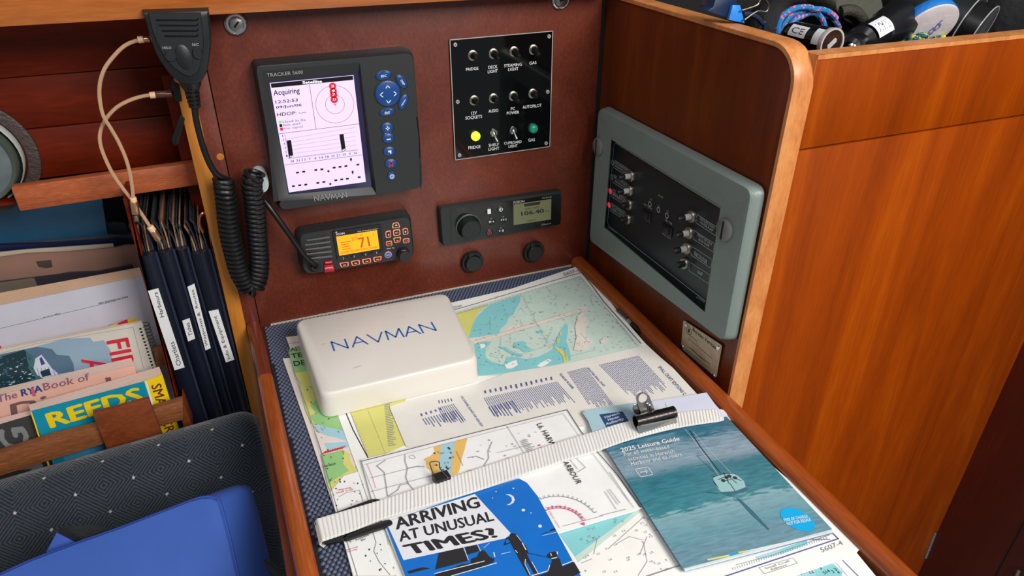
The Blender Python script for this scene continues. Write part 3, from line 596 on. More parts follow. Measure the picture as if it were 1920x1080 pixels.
g.poly(q.PP([(485, 1000), (740, 900), (820, 890), (825, 850), (850, 840), (880, 830), (900, 790), (935, 765), (960, 780), (1000, 830), (1045, 850), (1040, 880), (900, 940), (640, 1010), (480, 1040)], .0003), 1)
g.strokes(q, [(480, 990), (950, 872)], .0008, .0004, 0); g.strokes(q, [(640, 1012), (1065, 890)], .0008, .0004, 0); g.strokes(q, [(755, 742), (800, 862)], .0006, .0004, 0); g.strokes(q, [(885, 716), (915, 776)], .0006, .0004, 0)
g.poly(q.PP([(220, 970), (300, 945), (370, 930), (440, 940), (370, 955), (240, 990)], .0003), 1)
g.poly(q.PP([(1190, 615), (1215, 605), (1245, 612), (1290, 655), (1300, 690), (1345, 725), (1368, 790), (1355, 805), (1385, 870), (1470, 1005), (1430, 1010), (1370, 900), (1335, 860), (1350, 920), (1390, 1005), (1370, 1010), (1330, 940), (1280, 850), (1230, 760), (1200, 700), (1140, 722), (1135, 712), (1160, 650), (1195, 640)], .0003), 1)
g.poly(q.PP([(1160, 705), (1150, 690), (1168, 660), (1195, 690)], .0004), 2)
g.strokes(q, [(1310, 700), (1345, 765)], .0009, .0005, 0); g.strokes(q, [(1245, 770), (1265, 795)], .0006, .0005, 0); g.strokes(q, [(1340, 855), (1335, 900), (1385, 1005)], .0006, .0005, 0); g.strokes(q, [(1400, 880), (1465, 995)], .0006, .0005, 0); g.strokes(q, [(1255, 625), (1298, 680)], .0005, .0005, 0)
g.strokes(q, [(1368, 796), (1560, 838), (1600, 850)], .0006, .0004, 1)
g.poly(q.PP([(1540, 815), (1570, 790), (1620, 780), (1645, 800), (1635, 825), (1665, 850), (1690, 930), (1680, 960), (1640, 1000), (1555, 1010), (1550, 950), (1590, 880), (1590, 845), (1555, 835)], .0003), 1)
g.strokes(q, [(1590, 848), (1635, 840)], .001, .0005, 0); g.strokes(q, [(1640, 785), (1643, 805)], .001, .0005, 0); g.strokes(q, [(1580, 800), (1585, 820)], .0007, .0005, 0); g.strokes(q, [(1570, 910), (1555, 960)], .0007, .0005, 0)
g.poly(q.PP([(1460, 1012), (1800, 878), (1862, 980), (1790, 1015), (1460, 1060)], .00025), 1); g.strokes(q, [(1400, 1010), (1550, 965)], .0009, .0004, 0); g.strokes(q, [(1690, 910), (1795, 868)], .0009, .0004, 0)
g.poly(q.PP([(1480, 620), (1530, 600), (1570, 590), (1580, 570), (1620, 560), (1628, 575), (1580, 588), (1530, 608)], .0003), 1); g.strokes(q, [(1500, 630), (1635, 598)], .0004, .0004, 0)
g.strokes(q, [(945, 745), (1000, 700)], .0004, .0004, 0); g.strokes(q, [(1040, 790), (1050, 830)], .001, .0004, 0); g.strokes(q, [(1110, 805), (1195, 785)], .0005, .0004, 0)
one(g, 'printed_picture', [lw, lk, blu], lf)

# ================================================================== THINGS ON THE TABLE
# white plastic instrument cover
zb, ztp = .0078, .0400
tp = PZ(ztp); TC = tp.PP([(552, 600), (838, 547), (898, 672), (600, 742)])
g = G(); cen = np.mean(TC, axis=0)
def cov(k, z, r): return [np.array((p[0], p[1], z)) for p in inset_round([cen + (p - cen) * k for p in TC], r, 6)]
g.loft([cov(1.015, zb, .016), cov(1.012, zb + .004, .016), cov(1.003, ztp - .007, .015), cov(.995, ztp - .0032, .0145), cov(.98, ztp - .0009, .0135), cov(.955, ztp, .012)])
wm = mat('white_abs', (218, 212, 203), .32, bump=.05, bscale=40, var=.03, vscale=8)
cv = one(g, 'instrument_cover', wm, None, 'white plastic instrument cover with blue lettering lying on the charts', 'cover')
def logo(g, pl, bl, br, tl, wd, off, mi=0, word='NAVMAN', gaps=0):
    o = pl.P(*bl, off); u = pl.P(*br, off) - o; v = pl.P(*tl, off) - o; n = len(word); cw = 1 / (n - .12)
    S = {'N': [[(0, 0), (0, 1), (.75, 0), (.75, 1)]], 'A': [[(0, 0), (.42, 1), (.84, 0)], [(.17, .36), (.68, .36)]], 'V': [[(0, 1), (.42, 0), (.84, 1)]], 'M': [[(0, 0), (.06, 1), (.44, .15), (.82, 1), (.88, 0)]]}
    for i, ch in enumerate(word):
        for st in S[ch]:
            for a, b_ in zip(st[:-1], st[1:]):
                A = o + u * (i + a[0]) * cw + v * a[1]; B = o + u * (i + b_[0]) * cw + v * b_[1]; t = B - A; t /= np.linalg.norm(t); q_ = np.cross(pl.n, t) * wd / 2; e = t * wd * .25
                g.add([A - e - q_, B + e - q_, B + e + q_, A - e + q_], [[0, 1, 2, 3]], mi)
g = G(); logo(g, tp, (627, 658), (822, 619), (621, 641), .0021, .0002); one(g, 'lettering', mat('logo_blue', (28, 96, 176), .4), cv, label='blue lettering')
for (x, y, a, b_) in ((607, 645, .0035, .0012), (670, 688, .006, .0009), (731, 578, .003, .0008), (755, 594, .0015, .0006), (640, 620, .0016, .0008)): one(G().disc(tp, (x, y), b_, .00015, 0, 10, a / b_, .1), 'scuff', mat('tan_scuff', (206, 184, 156), .6), cv)
# strap
st_top = [(594, 973), (655, 955), (732, 932), (885, 882), (965, 856), (1050, 828), (1108, 811), (1170, 792), (1262, 775), (1345, 767), (1366, 776)]
st_bot = [(604, 1014), (660, 995), (732, 968), (890, 921), (971, 893), (1059, 863), (1119, 845), (1180, 824), (1267, 802), (1350, 789), (1376, 787)]
zc = [.0150, .0150, .0142, .0138, .0136, .0138, .0146, .0160, .0164, .0140, .0060]
T = curve([PZ(z).P(*p) for p, z in zip(st_top, zc)], 24); B = curve([PZ(z).P(*p) for p, z in zip(st_bot, zc)], 24)
g = G(); loops = []; L_ = 0; nr = 0; rows = 1300
cum = [0]
for k in range(1, len(T)): cum.append(cum[-1] + float(np.linalg.norm((T[k] + B[k]) / 2 - (T[k - 1] + B[k - 1]) / 2)))
tot = cum[-1]; rib = .0038; nn = int(tot / rib * 4)
for k in range(nn + 1):
    s_ = k / nn * tot; j = max(0, min(len(cum) - 2, int(np.searchsorted(cum, s_)) - 1)); f_ = (s_ - cum[j]) / max(1e-9, cum[j + 1] - cum[j])
    a = T[j] * (1 - f_) + T[j + 1] * f_; b_ = B[j] * (1 - f_) + B[j + 1] * f_; h = .0006 * (k % 4 in (1, 2)); e = .03 if k % 4 in (1, 2) else .0
    a2 = a + (a - b_) * e * .35; b2 = b_ + (b_ - a) * e * .35; up = np.array((0, 0, 1.)) * h
    loops.append([a2 - (0, 0, .0012), a2 + up * .2, a + (b_ - a) * .05 + up, b_ + (a - b_) * .05 + up, b2 + up * .2, b2 - (0, 0, .0012)])
g.loft(loops, sm=False)
stp = thing('webbing_strap', PZ(.004).P(980, 880), 'white ribbed webbing strap stretched across the charts', 'strap')
one(g, 'webbing', mat('white_webbing', (226, 225, 220), .7), stp, smooth=False)
g = G(); lo = PZ(.004); A = T[0]; Bm = B[0]                          # folded-back end under the left side
A2, B2 = lo.P(612, 968), lo.P(622, 1012)
g.loft([[A, A - (0, 0, .0012), Bm - (0, 0, .0012), Bm], [A + (-.003, 0, -.004), A + (-.0018, 0, -.0045), Bm + (-.0018, 0, -.0045), Bm + (-.003, 0, -.004)], [A + (0, 0, -.0095), A + (0, 0, -.0083), Bm + (0, 0, -.0083), Bm + (0, 0, -.0095)], [A2, A2 + (0, 0, .001), B2 + (0, 0, .001), B2]], sm=False)
one(g, 'folded_end', MC['white_webbing'], stp)
for pxs in ([(588, 976), (630, 962), (640, 966), (655, 1003), (642, 1012), (608, 1020)], [(624, 962), (700, 934), (716, 936), (712, 946), (640, 972)], [(640, 1008), (655, 998), (732, 972), (738, 982), (700, 994), (648, 1012)]):
    P = inset_round(PZ(.0128).PP(pxs), .004, 3); one(G().prism(P, (0, 0, -.0035)), 'slide_buckle', M_black, stp, bevel=.0008)
# bulldog clip
cl = thing('bulldog_clip', PZ(.014).P(1225, 800), 'large steel bulldog clip gripping the strap and the guide', 'clip')
q = PZ(.026).z(1080, 720, 3); a = q.P(335, 212); b_ = q.P(552, 158); ax = (b_ - a)
dk = mat('blackened_steel', (64, 60, 58), .28, .9, bump=.1, bscale=300)
g = G().rev(a, ax, [(0, .0070), (np.linalg.norm(ax), .0070)], 24, cap=False); g.rev(a, ax, [(0, .0060), (np.linalg.norm(ax), .0060)], 24, cap=False)
for e_ in (a, b_):
    s1 = 1
    g.rev(e_, ax, [(0, .0060), (1e-4, .0070)], 24, cap=False)
one(g, 'spring_barrel', dk, cl)
q0 = PZ(.0145).z(1080, 720, 3); f1, f2, f3, f4 = q.P(345, 236), q.P(562, 190), q0.P(574, 226), q0.P(362, 290)
g = G().prism([f1, f2, f3, f4], (0, .0008, -.0008)); one(g, 'jaw', M_steel, cl)
def handle(name, px, hole, dy, z_hi):
    # stamped finger plate, leaning up and back from the barrel
    A = q.P(*px[0]); B = q.P(*px[1]); mid = (A + B) / 2; pp = Pl(mid, np.cross(B - A, np.array((0, .35, 1.)))); pp = pp.z(1080, 720, 3)
    out = pp.PP(px); c0 = pp.P(*hole[0]); rr = hole[1]; u, v = axes(pp)
    # plate with a real hole: bridge faces between outline resampled by angle and hole ring
    n_ = 32; ring = []; oo = []
    vs2 = np.array([((p - c0) @ u, (p - c0) @ v) for p in out])
    for k in range(n_):
        t = 2 * math.pi * k / n_; d = np.array((math.cos(t), math.sin(t))); best = None
        for i in range(len(vs2)):
            p1, p2 = vs2[i - 1], vs2[i]; M2 = np.array([d, p1 - p2]).T
            if abs(np.linalg.det(M2)) < 1e-12: continue
            s_, w_ = np.linalg.solve(M2, p1)
            if s_ > 0 and -1e-6 <= w_ <= 1 + 1e-6 and (best is None or s_ > best): best = s_
        oo.append(c0 + (u * d[0] + v * d[1]) * best); ring.append(c0 + (u * d[0] + v * d[1]) * rr)
    g = G(); nb = pp.n * -.0009
    g.loft([[p for p in ring], oo, [p + nb for p in oo], [p + nb for p in ring], ring], cap=False, sm=False); o = one(g, name, M_steel, cl)
    for k in range(3):
        s_ = .35 + .2 * k; g2 = G(); P0 = pp.P(px[0][0] * .3 + px[1][0] * .7 - 6 - k * 14, px[1][1] - 6 - k * 14, .0006); P1 = pp.P(px[1][0] - 36 - k * 13, px[1][1] - 44 - k * 9, .0006); g2.cyl(P0, P1, .0011, n=8); one(g2, 'pressed_rib', M_steel, o)
    return o
handle('finger_plate', [(372, 180), (450, 162), (425, 100), (412, 66), (395, 50), (370, 47), (348, 58), (338, 80), (345, 110)], ((377, 80), .0054), 0, 0)
qb = PZ(.026).z(1080, 720, 3); g = G(); P = Pl(qb.P(380, 190) + (0, .006, 0), (0, -1, .25)).z(1080, 720, 3)
g.prism(P.PP([(375, 195), (330, 165), (318, 140), (325, 118), (345, 108), (372, 118), (430, 160)]), (0, .001, .0002)); one(g, 'rear_finger_plate', M_steel, cl, bevel=.0003)
# small binder clip
sc_ = thing('binder_clip', PZ(.0115).P(826, 897), 'small black binder clip with wire arms holding the strap to the harbour chart', 'clip')
P = PZ(.018).PP([(809, 889), (838, 880), (846, 893), (817, 903)]); g = G(); h_ = -.0075
g.prism([P[0], P[1], P[2], P[3]], (0, 0, h_)); one(g, 'clip_body', M_black, sc_, bevel=.0008)
w1 = curve([PZ(.019).P(*p) for p in [(818, 906), (812, 888), (806, 870), (808, 866), (818, 865), (824, 868), (824, 876), (832, 888), (840, 896)]], 5)
one(G().tube(w1, .0006, 6), 'wire_arm', M_steel, sc_)
# pens by the right fiddle
def pen(name, a, b, r, label, cols_, z=.0095):
    A = PZ(z).P(*a); B = PZ(z).P(*b); d = B - A; ln = np.linalg.norm(d); t_ = thing(name, A, label, 'pencil', 'metal pencils beside the right rail')
    g = G().rev(A, d, [(0, r * .5), (.002, r * .9), (.006, r), (ln * .45, r), (ln * .46, r * 1.12), (ln * .5, r * 1.12), (ln * .51, r), (ln * .62, r)], 14); one(g, 'barrel', cols_[0], t_)
    g = G().rev(A + d * .62, d, [(0, r), (ln * .2, r * .92), (ln * .33, r * .5), (ln * .38, r * .2)], 14); one(g, 'tip', cols_[1], t_)
    g = G().cyl(A + d * .02 + (0, 0, r * 1.2), A + d * .3 + (0, 0, r * 1.2), .0008, n=6); one(g, 'pocket_clip', M_steel, t_); return t_
pen('mechanical_pencil', (1157, 581), (1203, 624), .0036, 'grey metal pencil lying by the right rail near the bulkhead corner', (M_steel, dk), .0075)
pen('mechanical_pencil', (1544, 948), (1624, 1024), .0036, 'silver metal pencil lying by the right rail near the lower right of the table', (mat('pinkish_steel', (160, 140, 138), .25, .9), M_chrome), .0090)

# ================================================================== INSTRUMENTS ON THE BACK BULKHEAD
def plate(px, yf, yb, r, shrink=1.0, pl=None):
    P = inset_round((pl or PY(yf)).PP(px), r, 5); return P
def key(g, pl, c, rx_, ratio, ang, h, mi=0):
    o = pl.P(*c); u, v = axes(pl); ca, sa = math.cos(ang), math.sin(ang); uu = u * ca + v * sa; vv = -u * sa + v * ca
    lp = lambda k, d: [o + pl.n * d + (uu * math.cos(t) * ratio + vv * math.sin(t)) * rx_ * k for t in np.linspace(0, 2 * math.pi, 24, endpoint=False)]
    g.loft([lp(1, 0), lp(1, h * .6), lp(.88, h)], mi)
# --- chart plotter
YT = -.029; f = PY(YT); z = f.z(440, 60, 3.17647)
tr = thing('chart_plotter', f.P(640, 370), 'black chart plotter with a lit satellite screen', 'plotter')
Fp = [(120, 205), (1068, 118), (1126, 930), (268, 1068)]
P = inset_round(z.PP(Fp), [.006, .011, .011, .009], 6); cen = np.mean(P, axis=0)
loops = [[cen + (p - cen) * 1.02 + (0, -YT - .0002, 0) for p in P], [cen + (p - cen) * 1.02 + (0, .014, 0) for p in P], [cen + (p - cen) * 1.0 + (0, .003, 0) for p in P], [cen + (p - cen) * .988 for p in P]]
# front face ring around the recess, then inner frame
Ro = z.PP([(163, 232), (745, 180), (845, 968), (232, 1010)]); Ro = inset_round(Ro, .003, 2)
g = G().loft(loops[:4], cap=False); g.add(loops[0], [list(range(len(P)))]);
fr = P
n_ = len(loops[3])
def ringfill(g, outer, inner, c, mi=0, sm=False):
    # bridge two star shaped loops about c by angle
    u, v = np.array((1., 0, 0)), np.array((0, 0, 1.))
    m_ = 64
    def samp(L0, t):
        d = np.array((math.cos(t), math.sin(t))); best = 0; bp_ = None
        Q2 = [((p - c) @ u, (p - c) @ v) for p in L0]
        for i in range(len(Q2)):
            p1 = np.array(Q2[i - 1]); p2 = np.array(Q2[i]); M2 = np.array([d, p1 - p2]).T
            if abs(np.linalg.det(M2)) < 1e-14: continue
            s_, w_ = np.linalg.solve(M2, p1)
            if s_ > best and -1e-6 <= w_ <= 1 + 1e-6: best = s_; bp_ = L0[i - 1] * (1 - w_) + L0[i] * w_
        return bp_
    ts = np.linspace(0, 2 * math.pi, m_, endpoint=False)
    ex = sorted(set(list(ts) + [math.atan2((p - c) @ v, (p - c) @ u) % (2 * math.pi) for p in list(outer) + list(inner)]))
    a = [samp(outer, t) for t in ex]; b_ = [samp(inner, t) for t in ex]; k = len(ex)
    g.add(a + b_, [[i, (i + 1) % k, k + (i + 1) % k, k + i] for i in range(k)], mi, sm)
sc_c = np.mean(Ro, axis=0)
ringfill(g, loops[3], [np.array((p[0], YT, p[2])) for p in Ro], sc_c)
Ri = [np.array(p) for p in PY(YT + .005).z(440, 60, 3.17647).PP([(200, 296), (744, 238), (816, 922), (320, 968)])]
Ro2 = z.PP([(163, 232), (745, 180), (845, 968), (232, 1010)])
g.loft([Ro2, Ri], cap=False, sm=False)
one(g, 'housing', M_black2, tr, ang=35)
sp_ = PY(YT + .0055).z(440, 60, 3.17647)
one(G().poly(sp_.PP([(198, 294), (746, 236), (818, 924), (318, 970)])), 'screen_surround', mat('dark_violet_glass', (44, 40, 70), .1), tr)
g = G(); g.poly(sp_.PP([(208, 303), (707, 256), (781, 892), (323, 955)], .0004))
scr = one(g, 'screen', mat('lit_screen', (212, 194, 230), .2, emit=.42), tr)
g = G(); k = sp_; o_ = .0006
pm = [mat('pixel_black', (14, 12, 16), .3), mat('pixel_white', (245, 240, 250), .4, emit=.7), mat('pixel_red', (196, 20, 44), .4, emit=.5), mat('pixel_green', (96, 210, 96), .4, emit=.6), mat('pixel_grey', (120, 110, 130), .3)]
g.poly(k.PP([(214, 306), (703, 259), (706, 284), (219, 332)], o_), 0); g.text(k, 'Satellite', (404, 308), (520, 300), (402, 292), .0008, 1, bold=.02)
g.text(k, 'Acquiring', (234, 388), (389, 372), (229, 346), .0006, 0, bold=.01); g.text(k, '12:52:53', (244, 426), (377, 412), (242, 408), .0006, 0, bold=.01); g.text(k, '09/Jun/06', (248, 461), (400, 444), (245, 441), .0006, 0, bold=.01)
g.text(k, 'HDOP: -.--', (254, 502), (425, 484), (251, 482), .0006, 0, bold=.005)
for t, y, c in (('Used in fix', 538, 3), ('Not used', 559, 0), ('No signal', 580, 2)):
    dx = (y - 538) * .2; g.poly(k.PP([(261 + dx, y - 10), (277 + dx, y - 12), (280 + dx, y + 5), (264 + dx, y + 7)], o_), c)
    wd_ = {'Used in fix': 138, 'Not used': 100, 'No signal': 112}[t]; g.text(k, t, (286 + dx, y + 3), (286 + dx + wd_, y - 10), (284 + dx, y - 11), o_, 4)
g.strokes(k, [(445, 312), (484, 575)], .0004, o_, 0); g.strokes(k, [(262, 606), (742, 546)], .0004, o_, 0); g.strokes(k, [(296, 792), (760, 730)], .0004, o_, 0)
c_ = (597, 431); r_ = float(np.linalg.norm(k.P(710, 418) - k.P(484, 444))) / 2
for rr in (r_, r_ * .5): g.disc(k, c_, rr, o_, 0, 48, r0=rr - .0003)
for (x, y, t) in ((583, 322, '26'), (587, 352, '9'), (589, 374, '7'), (592, 402, '31')):
    g.disc(k, (x, y), .0042, o_ + .0001, 2, 20); g.text(k, t, (x - 8, y + 7), (x + 9, y + 5), (x - 9, y - 8), .0009, 1, bold=.01)
g.strokes(k, [(596, 420), (599, 440)], .0004, o_, 0); g.strokes(k, [(588, 431), (606, 429)], .0004, o_, 0)
for i in range(6): g.strokes(k, [(303 + i * 4.6, 640 + i * 22 - 2), (716 + i * 3, 586 + i * 26 - 18)], .0002, o_, 4); g.text(k, str(6 - i), (283 + i * 5, 624 + i * 24), (290 + i * 5, 623 + i * 24), (281 + i * 5, 610 + i * 24), o_, 0)
g.strokes(k, [(298, 610), (325, 750)], .0003, o_, 0); g.strokes(k, [(318, 754), (735, 702)], .0003, o_, 0)
g.poly(k.PP([(309, 646), (335, 642), (350, 746), (325, 750)], o_), 0); g.poly(k.PP([(623, 610), (648, 606), (662, 708), (638, 711)], o_), 0); g.text(k, '46', (328, 749), (350, 746), (326, 735), .0008, 1); g.text(k, '45', (640, 711), (660, 708), (638, 697), .0008, 1)
for t, x in (('28', 343), ('31', 377), ('11', 411), ('7', 447), ('8', 481), ('14', 516), ('18', 551), ('20', 585), ('21', 617), ('29', 652), ('9', 686), ('26', 719)):
    y = 770 - (x - 343) * .128; wd_ = 5 * len(t); g.text(k, t, (x - wd_, y + 6), (x + wd_, y + 4), (x - wd_ - 1, y - 7), o_, 0)
for x, y in ((374, 836), (411, 831), (483, 821), (519, 817), (592, 807), (627, 802), (662, 798), (733, 789), (350, 917), (387, 912), (423, 908), (495, 898), (531, 892), (602, 882), (637, 877), (671, 873), (741, 864)): g.poly(k.PP([(x - 9, y - 4), (x + 8, y - 6), (x + 9, y + 4), (x - 8, y + 6)], o_), 0)
for x, y in ((558, 828), (569, 904)): g.poly(k.PP([(x - 8, y), (x, y - 8), (x + 8, y), (x, y + 8)], o_), 0)
for x, y in ((692, 760), (702, 836)): g.poly(k.PP([(x - 6, y - 9), (x + 5, y - 10), (x + 6, y), (x + 1, y + 11), (x - 5, y + 2)], o_), 0)
one(g, 'screen_graphics', pm, tr)
g = G(); g.text(z, 'TRACKER 5600', (193, 268), (407, 248), (190, 247), .0003, 0); logo(g, z, (478, 1008), (673, 984), (470, 975), .0008, .0003); one(g, 'lettering', M_grey, tr, label='light grey lettering')
bb = mat('key_blue', (14, 66, 132), .35)
for c, rr, ra, an, nm in (((912, 365), .0151, 1, 0, 'direction_pad'), ((886, 258), .0053, 1.75, .12, 'key'), ((993, 295), .0050, 1.8, -1.0, 'key'), ((1003, 416), .0050, 1.9, 1.1, 'key'), ((906, 477), .0046, 1.95, .1, 'key'), ((908, 571), .0068, 1.08, 0, 'key'), ((914, 632), .0062, 1.15, 0, 'key'), ((920, 710), .0060, 1.25, 0, 'key'), ((929, 783), .0060, 1.25, 0, 'key'), ((934, 858), .0054, 1, 0, 'key')):
    g = G(); key(g, z, c, rr * 1.13, ra, an, .0006); ko = one(g, 'key_surround' if nm == 'key' else 'pad_surround', M_black, tr)
    g = G(); key(g, z, c, rr, ra, an, .0016); one(g, nm, bb, ko)
g = G(); o_ = .0019
for st in ([(899, 332), (909, 317), (921, 330)], [(903, 406), (915, 422), (926, 404)], [(880, 358), (864, 373), (881, 384)], [(946, 353), (962, 364), (948, 378)]): g.strokes(z, st, .0010, o_, 0)
g.text(z, 'ESC', (870, 269), (905, 263), (868, 256), o_, 0, bold=.03); g.text(z, 'DISP', (984, 287), (1003, 316), (994, 280), o_, 0, bold=.03); g.text(z, 'MENU', (995, 441), (1017, 403), (990, 433), o_, 0, bold=.03); g.text(z, 'ENT', (893, 488), (924, 485), (892, 473), o_, 0, bold=.03)
g.strokes(z, [(899, 572), (919, 570)], .0013, o_, 0); g.strokes(z, [(908, 561), (910, 581)], .0013, o_, 0); g.strokes(z, [(905, 638), (926, 635)], .0013, o_, 0); g.text(z, 'ZOOM', (893, 606), (926, 602), (892, 597), .0008, 0)
g.poly(z.PP([(912, 704), (931, 702), (931, 722), (924, 722), (922, 714), (912, 713)], o_), 0); g.disc(z, (935, 858), .0030, o_, 0, 20, r0=.0021); g.strokes(z, [(935, 852), (936, 864)], .0009, o_, 0)
g.disc(z, (929, 771), .0014, o_, 1, 10); g.strokes(z, [(920, 797), (929, 778), (939, 796)], .0013, o_, 1); g.strokes(z, [(919, 782), (940, 781)], .0012, o_, 1)
one(g, 'key_symbols', [M_white, mat('key_red', (200, 40, 60), .4)], tr)
g = G(); g.poly(z.PP([(1081, 505), (1088, 505), (1103, 640), (1112, 935), (1105, 935), (1098, 640)], .0003)); one(g, 'card_slot', M_gloss, tr)
# --- VHF radio
YI = -.0235; f = PY(YI); z = f.z(550, 390, 8)
ic = thing('radio_transceiver', f.P(670, 505), 'black marine radio with an orange screen reading 71', 'radio')
P = inset_round(z.PP([(75, 395), (1755, 118), (1820, 745), (150, 1010)]), [.010, .010, .012, .012], 6); cen = np.mean(P, axis=0)
g = G().loft([[cen + (p - cen) * 1.03 + (0, -YI - .0002, 0) for p in P], [cen + (p - cen) * 1.03 + (0, .009, 0) for p in P], [cen + (p - cen) * 1.005 + (0, .003, 0) for p in P], [cen + (p - cen) * .975 for p in P]]); one(g, 'housing', M_black2, ic)
g = G(); Pr = inset_round(z.PP([(572, 350), (1310, 235), (1350, 655), (655, 790)]), .003, 3); cc = np.mean(Pr, axis=0); g.loft([Pr, [cc + (p - cc) * .98 + (0, -.001, 0) for p in Pr]]); bz = one(g, 'screen_bezel', M_gloss, ic)
zo = f.up(.0011); k = zo.z(550, 390, 8)
g = G(); g.poly(k.PP([(642, 430), (1255, 332), (1292, 612), (690, 716)])); one(g, 'screen', mat('lit_orange', (255, 146, 6), .3, emit=.95), ic)
br_ = mat('lcd_brown', (176, 84, 10), .4, emit=.3); g = G(); o_ = .0002
g.text(k, '71', (1000, 600), (1158, 572), (965, 450), o_, 0, bold=.02); g.strokes(k, [(878, 445), (952, 432), (960, 472), (884, 486)], .0006, o_, 0, True); g.text(k, 'DSC', (895, 472), (946, 464), (892, 452), o_, 0)
g.text(k, '*', (1190, 418), (1218, 414), (1186, 392), o_, 0); g.text(k, '25', (1005, 415), (1040, 408), (1002, 390), o_, 0); g.text(k, 'INT', (920, 416), (965, 408), (918, 402), o_, 0)
for r_ in range(4): microtext(g, k, [(705 + r_ * 8, 508 + r_ * 34), (865 + r_ * 8, 482 + r_ * 34), (870 + r_ * 8, 508 + r_ * 34), (710 + r_ * 8, 535 + r_ * 34)], 1, .7, 0, o_, wl=(.04, .12))
g.text(k, 'LONDON GATEWAY SCAN', (715, 684), (1258, 598), (711, 656), o_, 0, bold=.015)
one(g, 'screen_text', br_, ic)
g = G(); g.text(k, 'ICOM', (648, 412), (768, 392), (645, 382), .0003, 0, bold=.02); g.disc(k, (645, 366), .0012, .0003, 0, 12, r0=.0007); g.text(k, 'VHF MARINE IC-M330', (960, 362), (1265, 318), (957, 348), .0003, 0)
for x in (748, 912, 1086, 1250): g.strokes(k, [(x - 2, 740 - (x - 748) * .165), (x + 3, 768 - (x - 748) * .165)], .0005, .0003, 0)
g.text(k, 'HI/LO  SQL', (1402, 622), (1520, 602), (1400, 604), .0003, 0); one(g, 'lettering', M_white, ic)
for i in range(5):                                                    # loudspeaker louvres
    x0_, y0_ = (205, 468) if i == 0 else (165 + i * 12, 470 + i * 68); x1_, y1_ = (545 + i * 10, 418 + i * 72)
    g = G(); A = z.P(x0_, y0_ + 6); B_2 = z.P(x1_, y1_ + 6); C2 = z.P(x1_, y1_ + 26, .0010); D2 = z.P(x0_, y0_ + 24, .0010); g.prism([A, B_2, C2, D2], (0, .001, 0)); one(g, 'louvre', M_black2, ic)
    g = G()
    g.poly(z.PP([(x0_ + 20, y0_ - 6), (x0_ + 165, y0_ - 28), (x0_ + 165, y0_ - 10), (x0_ + 20, y0_ + 10)], .0001)); g.poly(z.PP([(x0_ + 190, y0_ - 32), (x1_ - 60, y1_ - 20), (x1_ - 60, y1_ - 2), (x0_ + 190, y0_ - 15)], .0001)); one(g, 'speaker_slot', M_gloss, ic)
sal = mat('backlit_salmon', (236, 128, 92), .5, emit=.45)
for pxs in ([(1490, 225), (1575, 210), (1606, 290), (1478, 302)], [(1378, 352), (1460, 330), (1466, 438), (1385, 448)], [(1492, 328), (1600, 312), (1606, 405), (1500, 422)], [(1634, 308), (1712, 296), (1728, 385), (1648, 408)], [(1494, 448), (1618, 430), (1600, 508), (1520, 526)], [(1642, 462), (1738, 448), (1742, 512), (1650, 530)], [(1388, 500), (1478, 488), (1486, 562), (1396, 574)],
            [(688, 826), (828, 804), (832, 868), (715, 890)], [(858, 798), (996, 776), (1000, 846), (880, 866)], [(1026, 770), (1162, 748), (1166, 818), (1045, 838)], [(1192, 740), (1326, 720), (1318, 780), (1212, 810)]):
    P = inset_round(z.PP(pxs), .0018, 3); c = np.mean(P, axis=0); g = G(); g.loft([P, [c + (p - c) * .97 + (0, -.0007, 0) for p in P]]); ko = one(g, 'key', sal, ic, label='salmon outlined key')
    g = G(); g.loft([[c + (p - c) * .74 + (0, -.0007, 0) for p in P], [c + (p - c) * .68 + (0, -.0015, 0) for p in P]]); one(g, 'key_cap', M_black, ko)
    x, y = np.mean(pxs, axis=0); g = G()
    if y > 700 and x < 1350: g.poly(z.PP([(x - 22, y - 2), (x + 22, y - 9), (x + 22, y + 3), (x - 22, y + 10)], .0017))
    elif x < 1470 and y < 450: g.poly(z.PP([(x - 12, y + 2), (x + 12, y - 16), (x + 12, y + 16)], .0017))
    elif x > 1640 and y < 440: g.poly(z.PP([(x + 12, y), (x - 12, y - 16), (x - 12, y + 16)], .0017))
    elif y < 300: g.poly(z.PP([(x, y - 22), (x + 20, y), (x - 20, y + 4)], .0017))
    elif 1500 < x < 1600 and y > 450: g.poly(z.PP([(x, y + 22), (x + 20, y - 2), (x - 20, y + 2)], .0017))
    else: g.text(z, {True: 'ENT', False: 'CLR' if x > 1600 else 'MENU'}[y < 420], (x - 24, y + 12), (x + 26, y + 4), (x - 26, y - 10), .0017)
    one(g, 'key_symbol', sal if y > 440 else M_white, ko)
g = G(); key(g, z, (1422, 700), .0050, 1, 0, .0008); ko = one(g, 'channel_key', mat('key_pink', (224, 150, 150), .5), ic); g = G(); key(g, z, (1422, 700), .0040, 1, 0, .0016); one(g, 'key_cap', mat('key_bright_blue', (50, 92, 180), .4), ko); g = G(); g.text(z, '16/C', (1395, 710), (1450, 702), (1392, 690), .0018); one(g, 'key_symbol', M_white, ko)
g = G(); key(g, z, (1640, 668), .0088, 1, 0, .0135); kn = one(g, 'volume_knob', M_black, ic); kp = f.up(.0137).z(550, 390, 8); 
g = G(); g.text(kp, 'PUSH', (1630, 648), (1690, 640), (1627, 634), 0); one(g, 'knob_mark', M_grey, kn)
rdm = mat('distress_red', (176, 24, 44), .25)
